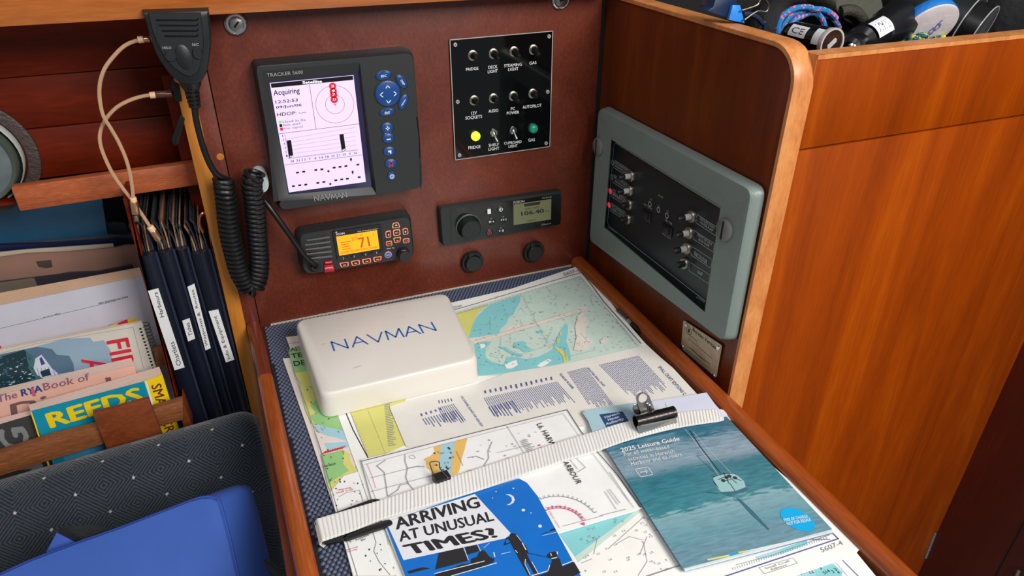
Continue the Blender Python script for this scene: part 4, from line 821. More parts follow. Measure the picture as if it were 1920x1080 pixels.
g = G(); g.prism(z.PP([(455, 850), (592, 838), (618, 935), (468, 958)], .003), (0, .003, 0)); dd = one(g, 'distress_cover', rdm, ic, bevel=.0005, label='red distress flap'); g = G(); g.cyl(z.P(470, 812, .002), z.P(572, 800, .002), .0024, n=12); one(g, 'hinge_barrel', rdm, dd); g = G(); g.text(z, 'DISTRESS', (472, 900), (590, 884), (468, 880), .0032); one(g, 'lettering', M_white, dd)
g = G(); key(g, z, (318, 870), .0082, 1, 0, .0012); one(g, 'cable_port', M_black, ic); g = G(); key(g, z, (318, 870), .0055, 1, 0, .006); one(g, 'cable_gland', M_rubber, ic)
# --- stereo
YS = -.0105; f = PY(YS); z = f.z(820, 350, 8)
fu = thing('marine_stereo', f.P(940, 440), 'low black stereo with a big round dial tuned to 106.40', 'stereo')
P = inset_round(z.PP([(30, 325), (1865, 60), (1860, 575), (75, 895)]), [.005, .005, .006, .006], 5); cen = np.mean(P, axis=0)
g = G().loft([[cen + (p - cen) * 1.01 + (0, -YS - .0002, 0) for p in P], [cen + (p - cen) * 1.005 + (0, .003, 0) for p in P], [cen + (p - cen) * .985 for p in P]]); one(g, 'housing', M_black2, fu)
fp = inset_round(z.PP([(190, 330), (1850, 108), (1845, 560), (215, 870)]), .003, 3); g = G(); g.prism([p + np.array((0, -.0004, 0)) for p in fp], (0, .0003, 0)); one(g, 'glass_front', mat('stereo_gloss', (20, 22, 24), .12), fu)
g = G(); o_ = .0006
g.poly(z.PP([(1138, 265), (1708, 182), (1700, 490), (1142, 575)], o_)); one(g, 'screen', mat('dim_lcd', (98, 100, 72), .3, emit=.25), fu)
g = G(); o_ = .0008; g.text(z, '106.40', (1258, 438), (1600, 385), (1250, 375), o_, 0, bold=.03); g.text(z, 'DAY HITS', (1318, 348), (1522, 318), (1316, 320), o_, 0); g.poly(z.PP([(1292, 258), (1545, 218), (1535, 262), (1310, 298)], o_), 0); g.text(z, 'MHZ', (1612, 378), (1672, 368), (1611, 360), o_, 0); g.text(z, 'PRESETS', (1345, 524), (1475, 502), (1343, 505), o_, 0); one(g, 'screen_text', mat('lcd_ink', (38, 40, 32), .4), fu)
g = G(); g.text(z, 'FUSION', (1138, 256), (1303, 232), (1136, 218), o_, 0, bold=.03); g.text(z, 'MS-RA70', (1568, 180), (1712, 160), (1567, 160), o_, 0); g.text(z, 'Bluetooth', (1592, 574), (1702, 556), (1590, 553), o_, 0); g.disc(z, (1572, 567), .0016, o_, 0, 14, .7, r0=.0012); one(g, 'lettering', M_grey, fu)
g = G(); key(g, z, (460, 590), .0185, 1, 0, .0022); ko = one(g, 'dial_rim', mat('dial_rim', (84, 86, 88), .35), fu)
u, v = axes(z); c = z.P(462, 592); lp = lambda r, h: [c + z.n * h + (u * math.cos(t) + v * math.sin(t)) * r for t in np.linspace(0, 2 * math.pi, 40, endpoint=False)]
g = G().loft([lp(.0175, .0022), lp(.0172, .003), lp(.0150, .014), lp(.0145, .0155), lp(.0132, .0155), lp(.0128, .0150)]); one(g, 'dial', M_black, ko)
for (x, y, nm) in ((770, 368, 'menu'), (945, 338, 'src'), (810, 520, 'prev'), (990, 488, 'next'), (778, 688, 'power'), (955, 655, 'play')):
    g = G(); key(g, z, (x, y), .0055, 1, 0, .0014); ko = one(g, 'key', M_black, fu); g = G(); o_ = .0016; tri = lambda a, b_, d: g.poly(z.PP([(a, b_ - 14), (a + 22 * d, b_), (a, b_ + 14)], o_), 0)
    if nm == 'menu': g.poly(z.PP([(x - 24, y - 34), (x + 26, y - 42), (x + 30, y + 32), (x - 22, y + 40)], o_), 0)
    if nm == 'src': g.disc(z, (x + 4, y), .0030, o_, 0, 20, r0=.0021); g.poly(z.PP([(x - 30, y - 2), (x, y - 14), (x, y + 10)], o_), 0)
    if nm == 'prev': g.strokes(z, [(x - 36, y - 12), (x - 36, y + 16)], .0008, o_, 0); tri(x - 8, y, -1); tri(x + 32, y - 4, -1)
    if nm == 'next': g.strokes(z, [(x + 34, y - 18), (x + 34, y + 10)], .0008, o_, 0); tri(x - 42, y + 4, 1); tri(x - 8, y, 1)
    if nm == 'play': tri(x - 34, y + 2, 1); g.strokes(z, [(x + 14, y - 16), (x + 15, y + 12)], .0008, o_, 0); g.strokes(z, [(x + 30, y - 18), (x + 31, y + 10)], .0008, o_, 0)
    if nm == 'power': g.disc(z, (x, y), .0032, o_, 1, 20, r0=.0024); g.strokes(z, [(x, y - 12), (x, y + 10)], .0006, o_, 1)
    one(g, 'key_symbol', [M_white, MC['key_red']], ko)
# --- 12 V sockets
f = PY(-.004)
for (x, y, lb) in ((884, 492, 'round black power socket with its cap closed, below the stereo at the left'), (999, 473, 'round black power socket with its cap closed, nearest the bulkhead corner')):
    s_ = thing('power_socket', f.P(x, y), lb, 'socket', 'power sockets below the stereo'); c = PY(0).P(x, y - 3); u = np.array((1., 0, 0)); v = np.array((0, 0, 1.)); n3 = np.array((0, -1., 0))
    lp = lambda r, h: [c + n3 * h + (u * math.cos(t) + v * math.sin(t)) * r for t in np.linspace(0, 2 * math.pi, 32, endpoint=False)]
    g = G().loft([lp(.0172, .0002), lp(.0172, .005), lp(.0160, .0065), lp(.0135, .0065)]); one(g, 'flange', M_black, s_)
    g = G().loft([lp(.0132, .006), lp(.0130, .0105), lp(.0118, .0118)]); cp = one(g, 'cap', M_rubber, s_)
    g = G(); g.prism([c + u * a + v * b_ + n3 * .010 for a, b_ in ((-.0075, .010), (.002, .0135), (.002, .0175), (-.0075, .0165))], (0, .004, 0)); one(g, 'cap_hinge', M_rubber, cp, bevel=.0006)
# --- switch panel
YP = -.0030; f = PY(YP); z = f.z(830, 40, 4)
sw = thing('switch_panel', f.P(940, 290), 'gloss black panel with rows of toggle switches and two green lamps', 'panel')
P = z.PP([(53, 138), (827, 71), (804, 940), (94, 1042)]); g = G().prism(P, (0, -YP - .0001, 0)); one(g, 'panel_plate', M_gloss, sw)
g = G(); g.strokes(z, [(54, 140), (826, 73), (803, 939), (95, 1040)], .0010, .0001, 0, True); one(g, 'bevelled_edge', mat('bevel_grey', (170, 168, 162), .4), sw)
for (x, y) in ((93, 175), (797, 113), (786, 528), (111, 603), (775, 914), (125, 1003)):
    g = G(); key(g, z, (x, y), .0026, 1, 0, .0016); so = one(g, 'screw', M_screw, sw); g = G(); g.strokes(z, [(x - 8, y - 8), (x + 8, y + 8)], .0005, .0017); g.strokes(z, [(x - 8, y + 8), (x + 8, y - 8)], .0005, .0017); one(g, 'screw_slot', M_dark, so)
def toggle(x, y, up_):
    g = G(); key(g, z, (x, y), .0066, 1, 0, .0014); c = z.P(x, y); key(g, f.up(.0014).z(830, 40, 4), (x, y), .0048, 1, 0, .0014); to = one(g, 'toggle_switch', M_nickel, sw)
    g = G(); d = np.array((.12, -1, -.28)) if not up_ else np.array((.10, -1, -.06)); d /= np.linalg.norm(d); kk = .7 if up_ else 1; g.rev(c + np.array((0, -.002, 0)), d, [(0, .0044), (.004 * kk, .0042), (.009 * kk, .0032), (.013 * kk, .0028), (.0145 * kk, .0018)], 14); one(g, 'rubber_boot', M_rubber, to)
for i, (x, y) in enumerate(((225, 255), (380, 242), (534, 226), (680, 212), (235, 592), (380, 577), (529, 560), (675, 541))): toggle(x, y, i in (0, 4, 5, 7))
for (x, y) in ((383, 836), (529, 818)):
    g = G(); key(g, z, (x, y), .0055, 1, 0, .0018); to = one(g, 'toggle_switch', M_chrome, sw, label='small bright chrome toggle switch'); c = z.P(x, y); g = G(); d = np.array((.05, -1, -.75)); d /= np.linalg.norm(d); g.rev(c + np.array((0, -.001, 0)), d, [(0, .0028), (.004, .0014), (.013, .0020), (.0145, .0012)], 12); one(g, 'lever', M_chrome, to)
for (x, y, c_, e_, lb) in ((241, 856, (190, 255, 40), 1.6, 'glowing yellow green lamp'), (674, 800, (10, 140, 110), .10, 'dark green unlit lamp')):
    g = G(); key(g, z, (x, y), .0074, 1, 0, .002); lo_ = one(g, 'indicator_lamp', M_black, sw, label=lb); c = z.P(x, y, .002); u, v = axes(z); lp = lambda r, h: [c + z.n * h + (u * math.cos(t) + v * math.sin(t)) * r for t in np.linspace(0, 2 * math.pi, 24, endpoint=False)]
    g = G().loft([lp(.0062, 0), lp(.0062, .003), lp(.005, .0048), lp(.0028, .0058), lp(.001, .0061)]); one(g, 'lens', mat('lens_' + str(x), c_, .2, emit=e_), lo_)
g = G(); o_ = .0003
for t, bl, br, tl in (('FRIDGE', (175, 372), (268, 362), (173, 350)), ('DECK\nLIGHT', (338, 390), (412, 382), (338, 334)), ('STEAMING\nLIGHT', (462, 375), (594, 363), (460, 322)), ('GAS', (650, 325), (703, 319), (649, 303)),
                      ('12V\nSOCKETS', (170, 738), (295, 724), (168, 682)), ('AUDIO', (344, 686), (418, 678), (342, 663)), ('PC\nPOWER', (480, 700), (573, 691), (480, 648)), ('AUTOPILOT', (600, 656), (742, 640), (598, 633)),
                      ('FRIDGE', (193, 960), (283, 950), (192, 937)), ('SHELF\nLIGHT', (344, 970), (424, 962), (343, 918)), ('CUPBOARD\nLIGHT', (462, 952), (592, 938), (460, 905)), ('GAS', (642, 902), (692, 897), (641, 880))): g.text(z, t, bl, br, tl, o_, 0, bold=.004)
one(g, 'lettering', M_white, sw)
# --- locks
for (x, y, lb, tilt) in ((443, 46, 'round chrome lock beside the handset at the top left', .8), (1054, 0, 'round chrome lock cut off by the top edge above the switch panel', .3)):
    lk_ = thing('lock', PY(0).P(x, y), lb, 'lock', 'round chrome locks on the bulkhead'); c = PY(-.006).P(x, y); c[1] = 0; g = G().rev(c, (0, -1, 0), [(.0001, .0128), (.002, .0128), (.0035, .0122), (.0045, .0105), (.0042, .0092)], 32); one(g, 'escutcheon', M_chrome, lk_)
    g = G().rev(c + np.array((0, -.0042, 0)), (0, -1, 0), [(0, .0080), (.0022, .0078), (.0028, .0066)], 28); cyl_ = one(g, 'lock_cylinder', M_steel, lk_); g = G(); pl = Pl(c + np.array((0, -.0071, 0)), (0, 1, 0)); uu = np.array((math.cos(tilt), 0, math.sin(tilt))); vv2 = np.array((-uu[2], 0, uu[0])); b0 = c + np.array((0, -.0073, 0)); g.add([b0 - uu * .004 - vv2 * .001, b0 + uu * .004 - vv2 * .001, b0 + uu * .004 + vv2 * .001, b0 - uu * .004 + vv2 * .001], [[0, 1, 2, 3]]); one(g, 'keyhole', M_dark, cyl_)
# --- grey distribution panel on the divider
XG = -.015; f = PX(XG); z1_ = f.z(1080, 190, 2.037); z = PX(-.0055).z(1120, 240, 3)
gp = thing('breaker_panel', f.P(1230, 560), 'grey framed breaker panel on the divider beside the table', 'panel')
gm_ = mat('grey_moulding', (122, 134, 128), .38, bump=.1, bscale=500)
O = inset_round(z1_.PP([(88, 30), (672, 338), (566, 922), (50, 530)]), .008, 4); O = O
Oo = z1_.PP([(82, 22), (676, 340), (568, 926), (48, 532)]); Ii = z1_.PP([(135, 145), (553, 400), (492, 806), (108, 482)]); In = PX(-.0055).z(1080, 190, 2.037).PP([(140, 150), (552, 405), (490, 800), (112, 480)])
c = np.mean(Oo, axis=0); sc3 = lambda L_, k, dx: [c + (p - c) * k + np.array((dx, 0, 0)) for p in L_]
g = G().loft([inset_round(sc3(Oo, 1.012, .0145), .012, 4), inset_round(sc3(Oo, 1.0, .004), .012, 4), inset_round(sc3(Oo, .985, .0005), .011, 4), inset_round(sc3(Oo, .965, 0), .009, 4)], cap=False)
def ringfillx(g, outer, inner, c):
    def samp(L0, t):
        d = np.array((math.cos(t), math.sin(t))); best = 0; r_ = None; Q2 = [((p - c)[1], (p - c)[2]) for p in L0]
        for i in range(len(Q2)):
            p1 = np.array(Q2[i - 1]); p2 = np.array(Q2[i]); M2 = np.array([d, p1 - p2]).T
            if abs(np.linalg.det(M2)) < 1e-14: continue
            s_, w_ = np.linalg.solve(M2, p1)
            if s_ > best and -1e-6 <= w_ <= 1 + 1e-6: best = s_; r_ = L0[i - 1] * (1 - w_) + L0[i] * w_
        return r_
    ex = sorted(set([math.atan2((p - c)[2], (p - c)[1]) % (2 * math.pi) for p in list(outer) + list(inner)])); a = [samp(outer, t) for t in ex]; b_ = [samp(inner, t) for t in ex]; k = len(ex)
    g.add(a + b_, [[i, (i + 1) % k, k + (i + 1) % k, k + i] for i in range(k)])
ringfillx(g, inset_round(sc3(Oo, .965, 0), .009, 4), Ii, c)
g.loft([Ii, In], cap=False, sm=False); one(g, 'frame', gm_, gp)
g = G(); g.prism(PX(-.0052).z(1080, 190, 2.037).PP([(138, 146), (555, 402), (494, 806), (108, 482)]), (.005, 0, 0)); one(g, 'panel_face', mat('slate_face', (30, 36, 40), .35), gp)
z = PX(-.0054).z(1120, 240, 3); lp_ = [(62, 545), (60, 520), (92, 100), (100, 86), (694, 448)]
g = G(); g.strokes(z, [(694, 450), (105, 85), (94, 95), (58, 530), (66, 552), (606, 972)], .0009, .0002, 0)
def rect_at(pts): g.strokes(z, pts, .0006, .0002, 0, True)
for (x, y, t1, t2) in ((98, 180, 'FEUX DE NAVIGATION', 'NAVIGATION LIGHTS'), (92, 262, 'FEU DE MOUILLAGE', 'ANCHOR LIGHT'), (84, 342, 'NAVIGATION', ''), (78, 422, 'ECL INTERIEUR', 'CABIN LIGHTS')):
    rect_at([(x, y), (x + 84, y + 56), (x + 78, y + 96), (x - 6, y + 42)]); g.text(z, t1 + ('\n' + t2 if t2 else ''), (x - 0, y + 36), (x + 72, y + 84), (x + 5, y + 8), .0003, 0, bold=.01)
for (x, y, t1, t2) in ((562, 486, 'GROUPE D\'EAU', 'WATER PUMP'), (548, 578, 'POMPE DE CALE', 'BILGE PUMP'), (535, 668, 'TRICOLOUR', ''), (522, 755, 'VHF', '')):
    rect_at([(x, y), (x + 112, y + 72), (x + 104, y + 120), (x - 7, y + 46)])
    if t2: g.text(z, t1 + '\n' + t2, (x + 10, y + 46), (x + 92, y + 102), (x + 18, y + 14), .0003, 0, bold=.01)
    elif t1 == 'VHF': g.text(z, t1, (x + 40, y + 62), (x + 70, y + 80), (x + 44, y + 42), .0004, 0, bold=.02)
    else: g.text(z, t1, (x + 8, y + 46), (x + 82, y + 98), (x + 12, y + 24), .0004, 0, bold=.02)
g.text(z, 'VOLTS', (341, 380), (369, 398), (344, 370), .0003); g.text(z, 'L1', (298, 404), (306, 408), (299, 394), .0003); g.text(z, 'L2', (342, 440), (350, 445), (343, 430), .0003); g.text(z, 'L3', (391, 472), (400, 477), (392, 461), .0003)
g.text(z, 'BATTERY', (262, 430), (308, 462), (265, 422), .0003); g.text(z, 'TEST', (262, 512), (300, 538), (262, 505), .0003); g.text(z, 'EEL CAB', (383, 520), (420, 546), (385, 510), .0003); g.text(z, 'PANEL LIGHT', (366, 598), (412, 628), (367, 588), .0003)
g.text(z, 'ATLANTIQUE', (56, 558), (110, 594), (58, 550), .0003); g.text(z, 'AMPERE', (556, 952), (604, 984), (558, 944), .0003)
for (x, y, m_) in ((87, 194, 0), (81, 275, 0), (297, 428, 0), (345, 460, 0), (392, 493, 0)): g.disc(z, (x, y), .0038, .0003, m_, 18, r0=.0026)
for (x, y) in ((74, 355), (67, 433)): g.disc(z, (x, y), .0042, .0004, 1, 18)
one(g, 'lettering', [mat('panel_print', (170, 176, 174), .5), mat('lit_red_led', (230, 60, 90), .4, emit=.5)], gp)
def breaker(x, y, out_, pulled, g_px=3):
    c = z.P(x, y); n = np.array((-1., 0, 0)); u = np.array((0, 1., 0)); v = np.array((0, 0, 1.)); lp = lambda r, h: [c + n * h + (u * math.cos(t) + v * math.sin(t)) * r for t in np.linspace(0, 2 * math.pi, 20, endpoint=False)]
    g = G().loft([lp(.0078, .0001), lp(.0078, .003), lp(.0066, .0044), lp(.0048, .0044)]); bo = one(g, 'breaker', M_nickel, gp)
    h0 = .0044; 
    if pulled: g = G().loft([lp(.0036, h0), lp(.0036, h0 + .008)]); one(g, 'white_collar', mat('collar_white', (228, 228, 224), .4), bo); h0 += .008
    g = G().loft([lp(.0040, h0), lp(.0040, h0 + .007), lp(.0034, h0 + .009)]); one(g, 'push_button', M_black, bo)
for (x, y, p) in ((196, 268, 1), (188, 350, 1), (184, 430, 0), (176, 512, 0), (537, 496, 1), (524, 588, 1), (512, 676, 1), (498, 762, 0)): breaker(x, y, .01, p)
for pxs in ([(258, 452), (306, 484), (300, 530), (250, 500)], [(372, 532), (426, 566), (420, 616), (366, 582)]):
    P = z.PP(pxs); g = G().prism([p + np.array((-.0016, 0, 0)) for p in P], (.0016, 0, 0)); rk = one(g, 'rocker_switch', M_black, gp, bevel=.0004); c = np.mean(P, axis=0)
    g = G().prism([c + (p - c) * np.array((1, .6, .7)) + np.array((-.004, 0, 0)) for p in P], (.003, 0, 0)); one(g, 'rocker', M_black2, rk, bevel=.0006)
for (x, y) in ((88, 172), (572, 490)):
    c = z1_.P(x, y); n = np.array((-1., 0, 0)); u = np.array((0, 1., 0)); v = np.array((0, 0, 1.)); lp = lambda r, h: [c + n * h + (u * math.cos(t) + v * math.sin(t)) * r for t in np.linspace(0, 2 * math.pi, 24, endpoint=False)]
    g = G().loft([lp(.0125, .0001), lp(.0125, .003), lp(.0110, .0045), lp(.004, .005)]); so = one(g, 'frame_screw', mat('grey_screw', (112, 112, 108), .4), gp)
    g = G(); g.add([c + n * .0052 + u * a + v * b_ for a, b_ in ((-.0014, -.011), (.0014, -.011), (.0014, .011), (-.0014, .011))], [[0, 1, 2, 3]]); one(g, 'screw_slot', M_dark, so)
# --- brass plate
f = PX(-.0008); z = f.z(1260, 590, 6)
P = inset_round(z.PP([(128, 60), (560, 345), (495, 712), (100, 375)]), .003, 3); g = G().prism(P, (.0007, 0, 0)); bv = one(g, 'builder_plate', mat('aged_plate', (196, 184, 156), .4, .15, var=.15, vscale=80), None, 'small aged metal plate below the grey breaker panel', 'plate')
g = G(); g.text(z, 'Bureau Veritas', (232, 180), (492, 392), (236, 140), .0002, 0, bold=.015); g.disc(z, (190, 180), .0058, .0002, 0, 24, r0=.0050); g.disc(z, (190, 180), .0030, .0002, 0, 12, .7)
for i, (a, b_) in enumerate((((188, 262), (490, 520)), ((210, 235), (290, 300)), ((178, 350), (430, 552)), ((210, 365), (380, 530)), ((170, 388), (420, 600)), ((150, 388), (432, 645)))):
    microtext(g, z, [a, b_, (b_[0] - 2, b_[1] + 12), (a[0] - 2, a[1] + 12)], 1, .9, 0, .0002, wl=(.05, .12))
one(g, 'engraving', M_ink, bv)
for (x, y) in ((525, 375), (470, 684), (118, 358), (165, 120)): g = G(); key(g, z, (x, y), .0028, 1, 0, .0014); one(g, 'screw', M_chrome, bv)

# ================================================================== HANDSET, COILED CORD, CABLES
f = PY(-.058); z = f.z(0, 0, 2.5714)
mc = thing('radio_handset', f.P(350, 150), 'black radio handset with coiled cord hanging under the beam at the upper left', 'handset')
O = [(690, 60), (722, 170), (755, 265), (800, 335), (838, 380), (878, 403), (925, 410), (962, 402), (985, 375), (1002, 330), (1014, 250), (1018, 180), (1010, 100), (1004, 50)]
P = [p for p in curve(z.PP(O), 3)]; c = np.mean(P, axis=0); sh = lambda k, dy: [c + (p - c) * k + np.array((0, dy, 0)) for p in P]
g = G().loft([sh(.96, .030), sh(1.02, .020), sh(1.03, .008), sh(.98, .001), sh(.93, 0)]); one(g, 'handset_shell', M_black, mc)
I = [(712, 60), (735, 150), (768, 228), (805, 290), (850, 335), (900, 365), (935, 362), (960, 335), (975, 270), (982, 200), (972, 100), (968, 60)]
P = curve(f.up(.0004).z(0, 0, 2.5714).PP(I), 3); c = np.mean(P, axis=0); g = G().loft([P, [c + (p - c) * .97 + np.array((0, -.0018, 0)) for p in P]]); one(g, 'front_face', M_black, mc)
zf = f.up(.0023).z(0, 0, 2.5714)
for i in range(4):
    y = 88 + i * 26; x0_ = 735 + i * 14; g = G(); g.prism(inset_round(zf.PP([(x0_ + 15, y + 4), (945, y + 6), (958, y - 4), (958, y + 6), (948, y + 14), (x0_ + 15, y + 14)], .0), .0004, 1), (0, .0006, 0)); one(g, 'grille_slot', M_gloss, mc)
for i in range(5): g = G().disc(zf, (755, 118 + i * 16), .0007, .0001, 0, 10); one(g, 'grille_hole', M_dark, mc)
for c_, w_, h_, an in (((823, 270), 1.0, .0055, .2), ((888, 275), .62, .0125, .12), ((952, 257), .8, .0062, .1)):
    g = G(); key(g, zf, c_, h_, w_, an, .0018); one(g, 'handset_button', M_black, mc)
g = G(); g.text(zf, 'HI/LO', (783, 236), (826, 236), (783, 224), .0002, 0, bold=.02); g.text(zf, '16/C', (926, 221), (958, 221), (926, 208), .0002, 0, bold=.02); one(g, 'lettering', M_grey, mc)
A = PY(-.046).P(357, 155); B2 = PY(-.046).P(366, 203)
g = G().rev(A, B2 - A, [(-.006, .012), (.002, .0105), (.006, .0085)], 20)
for k in range(5): g.rev(A + (B2 - A) * (.2 + .16 * k), B2 - A, [(0, .0078 - k * .0004), (.0028, .0078 - k * .0004)], 16)
g.cyl(A, B2, .0055, .0042); one(g, 'strain_relief', M_rubber, mc)
yc = -.034
lead = curve([PY(-.045).P(364, 198), PY(-.045).P(370, 235), PY(-.042).P(384, 285), PY(-.04).P(402, 322), PY(-.036).P(420, 334), PY(-.03).P(433, 338)], 8)
one(G().tube(lead, .0036, 10), 'straight_lead', M_rubber, mc)
cl_ = [(419, 335), (422, 360), (425, 384), (430, 432), (440, 476), (451, 513), (467, 538), (480, 533), (486, 495), (482, 439), (477, 384), (472, 345), (478, 324)]
C_ = curve([PY(yc).P(*p) for p in cl_], 40); Cc = np.array(C_); d = np.linalg.norm(np.diff(Cc, axis=0), axis=1); s_ = np.concatenate([[0], np.cumsum(d)]); tot = s_[-1]
pitch = .0060; Rc = .0100; nt_ = int(tot / pitch); N_ = nt_ * 14; hel = []; u = None
for k in range(N_ + 1):
    s0 = tot * k / N_; j = min(len(Cc) - 2, int(np.searchsorted(s_, s0, 'right')) - 1); j = max(0, j); fr_ = (s0 - s_[j]) / max(1e-9, d[j]); p = Cc[j] * (1 - fr_) + Cc[j + 1] * fr_
    ja, jb = max(0, j - 8), min(len(Cc) - 1, j + 9); t = Cc[jb] - Cc[ja]; t /= np.linalg.norm(t); nn3 = np.array((0, -1., 0)); b3 = np.cross(t, nn3); a = 2 * math.pi * k / 14
    hel.append(p + (b3 * math.cos(a) + nn3 * math.sin(a)) * Rc)
one(G().tube(hel, .0029, 7), 'coiled_cord', M_rubber, mc)
ld = curve([PY(-.030).P(476, 345), PY(-.022).P(488, 366), PY(-.030).P(508, 392), PY(-.036).P(540, 436), PY(-.036).P(570, 478), PY(-.034).P(586, 493), PY(-.030).P(592, 500)], 8)
one(G().tube(ld, .0036, 10), 'plug_lead', M_rubber, mc)
hk = thing('cord_hook', PY(0).P(487, 330), 'pale grey plastic hook holding the coiled cord beside the chart plotter', 'hook')
c = PY(0).P(486, 330); g = G(); prof = [c + np.array((-.012 * math.cos(t), -.0005 - .034 * math.sin(t) * 1, .010 * math.cos(t) + .004)) for t in np.linspace(0, 1.3, 6)]
g.rev(c + np.array((0, 0, 0)), (0, -1, 0), [(.0002, .0135), (.012, .0130), (.022, .0122), (.028, .011)], 20, sx=.75); one(g, 'hook_body', mat('pale_grey_plastic', (176, 186, 188), .35), hk)
# gold braided charging cables
gold = mat('rose_gold_braid', (222, 176, 138), .45, .2, bump=.6, bscale=2500); gm2 = mat('rose_gold_metal', (216, 168, 130), .25, .9)
def cable(px, y, r, name='charging_cable', label=''):
    t_ = thing(name, PY(y[0]).P(*px[len(px) // 2]), label, 'cable', 'gold braided charging cables'); ys = np.linspace(y[0], y[1], len(px))
    one(G().tube(curve([PY(float(v)).P(a / 2.5714, b / 2.5714) for (a, b), v in zip(px, ys)], 8), r, 8), 'braided_lead', gold, t_); return t_
def seg(t_, a, b, y, r, m_, nm, n=14, y2=None): one(G().cyl(PY(y).P(a[0] / 2.5714, a[1] / 2.5714), PY(y if y2 is None else y2).P(b[0] / 2.5714, b[1] / 2.5714), r, n=n), nm, m_, t_, bevel=.0003)
c1 = cable([(690, 192), (645, 200), (595, 225), (545, 275), (505, 330), (483, 395), (480, 470), (497, 555), (535, 620), (572, 685), (605, 760), (625, 830), (637, 900), (643, 960)], (-.024, -.022), .0020, label='rose gold braided cable looping from behind the handset, its gold plug hanging free')
seg(c1, (665, 192), (692, 190), -.024, .0036, mat('cream_collar', (232, 190, 150), .4), 'collar'); seg(c1, (692, 190), (722, 190), -.024, .0032, gm2, 'plug')
seg(c1, (640, 952), (646, 972), -.022, .0036, MC['cream_collar'], 'collar'); seg(c1, (645, 972), (655, 1030), -.022, .0044, gm2, 'plug'); seg(c1, (655, 1038), (659, 1066), -.022, .0026, M_nickel, 'plug_tip')
c2 = cable([(728, 458), (680, 466), (620, 486), (560, 520), (510, 575), (483, 640), (485, 700), (510, 770), (545, 840), (590, 905), (625, 950), (668, 1010), (705, 1065), (728, 1100)], (-.006, -.018), .0020, label='pink gold braided cable whose plug rests on the tops of the binders')
seg(c2, (722, 460), (750, 457), -.006, .0036, MC['cream_collar'], 'collar'); seg(c2, (750, 457), (830, 452), -.006, .0040, mat('brown_plug', (110, 76, 66), .3, .6), 'plug')
seg(c2, (722, 1092), (738, 1112), -.018, .0040, MC['cream_collar'], 'collar'); seg(c2, (738, 1112), (765, 1155), -.018, .0042, gm2, 'plug'); seg(c2, (765, 1155), (775, 1172), -.018, .0024, M_nickel, 'plug_tip')
# black hanging tag behind
f = PY(-.004); t_ = one(G().prism(inset_round(f.PP([(338, 215), (347, 222), (334, 270), (326, 275), (322, 262)]), .002, 3), (0, .003, 0)), 'cable_tie_tag', M_rubber, None, 'small black tag hanging below the handset against the honey post', 'tag', bevel=.0006)
t_ = one(G().prism(inset_round(f.PP([(322, 150), (336, 158), (342, 190), (332, 192), (322, 176)]), .001, 2), (0, .004, 0)), 'handset_bracket', M_rubber, None, 'black bracket behind the handset neck', 'bracket', bevel=.0006)

# ================================================================== BOOKS AND BINDERS
def book(name, label, y0, px, h, m_cov, m_pages, cat='book', spine=None, lean=0, z=None, inset=.0012, group=None, title=None):
    """px: top edge in photo pixels: front left, front right, (spine corner), back right, back left"""
    zt_ = float(PY(y0).P(*px[0])[2]) if z is None else z; pz = PZ(zt_); F_ = pz.PP(px); t_ = thing(name, np.mean(F_, axis=0) - (0, 0, h), label, cat, group)
    fl, fr = F_[0], F_[1]; d = fr - fl; d /= np.linalg.norm(d); nrm = np.array((d[1], -d[0], 0)); bk_ = F_[-1] - fl; th = abs(float(bk_ @ nrm)); dn = np.array((0, lean, -h))
    one(G().prism([F_[0], F_[1], F_[1] - nrm * .0012, F_[0] - nrm * .0012], dn), 'front_cover', m_cov, t_)
    pg_ = [p.copy() for p in F_]; pg_[0] = pg_[0] - nrm * .0014; pg_[1] = pg_[1] - nrm * .0014
    one(G().prism([p - np.array((0, 0, .0012)) for p in pg_], dn * .99), 'pages', m_pages, t_)
    pl = Pl(fl, np.cross(d, dn)); return t_, pl, F_, dn
pagem = mat('page_edges', (226, 196, 182), .7, bump=.3, bscale=500); pagem2 = mat('peach_page_edges', (232, 190, 158), .7, bump=.2, bscale=400)
# REEDS almanac
tq = mat('almanac_teal', (20, 142, 170), .3); ylw = mat('almanac_yellow', (240, 206, 20), .35); mar = mat('print_maroon', (110, 36, 34), .5)
t_, pl, F_, dn = book('almanac', 'thick teal and yellow nautical almanac standing behind the rail and the wooden block', -.030, [(56.7, 772), (270.6, 715.5), (304.6, 702.6), (298, 686), (53, 757.7)], .26, tq, pagem)
sp1, sp2 = F_[1], F_[2]; n_ = np.cross(sp2 - sp1, dn); n_ /= np.linalg.norm(n_); n_ = n_ if n_[1] < 0 else -n_
one(G().prism([sp1, sp2, sp2 - n_ * .0012, sp1 - n_ * .0012], dn), 'spine', ylw, t_, label='yellow spine')
z = pl.z(0, 560, 3.0857); g = G(); g.text(z, 'REEDS', (292, 752), (832, 590), (256, 666), .0003, 0, bold=.04); g.text(z, 'Boat Owner', (318, 830), (640, 742), (308, 782), .0004, 1, bold=.03); g.text(z, 'Practical', (345, 784), (437, 757), (341, 766), .0005, 1, bold=.02)
g.poly(z.PP([(175, 655), (183, 653), (320, 1060), (308, 1060)], .0002), 0); g.poly(z.PP([(365, 915), (700, 815), (730, 900), (400, 1000)], .0003), 2)
one(g, 'cover_print', [ylw, M_white, mat('light_blue_panel', (70, 150, 196), .4)], t_)
spl = Pl(sp1, n_).z(0, 560, 3.0857); g = G(); g.text(spl, 'SMALL CRAFT ALMANAC', (872, 502), (1075, 1160), (930, 486), .0003, 0, bold=.02); g.poly(spl.PP([(838, 480), (848, 477), (975, 900), (965, 902)], .0002), 1); one(g, 'spine_lettering', [mar, M_white], t_)
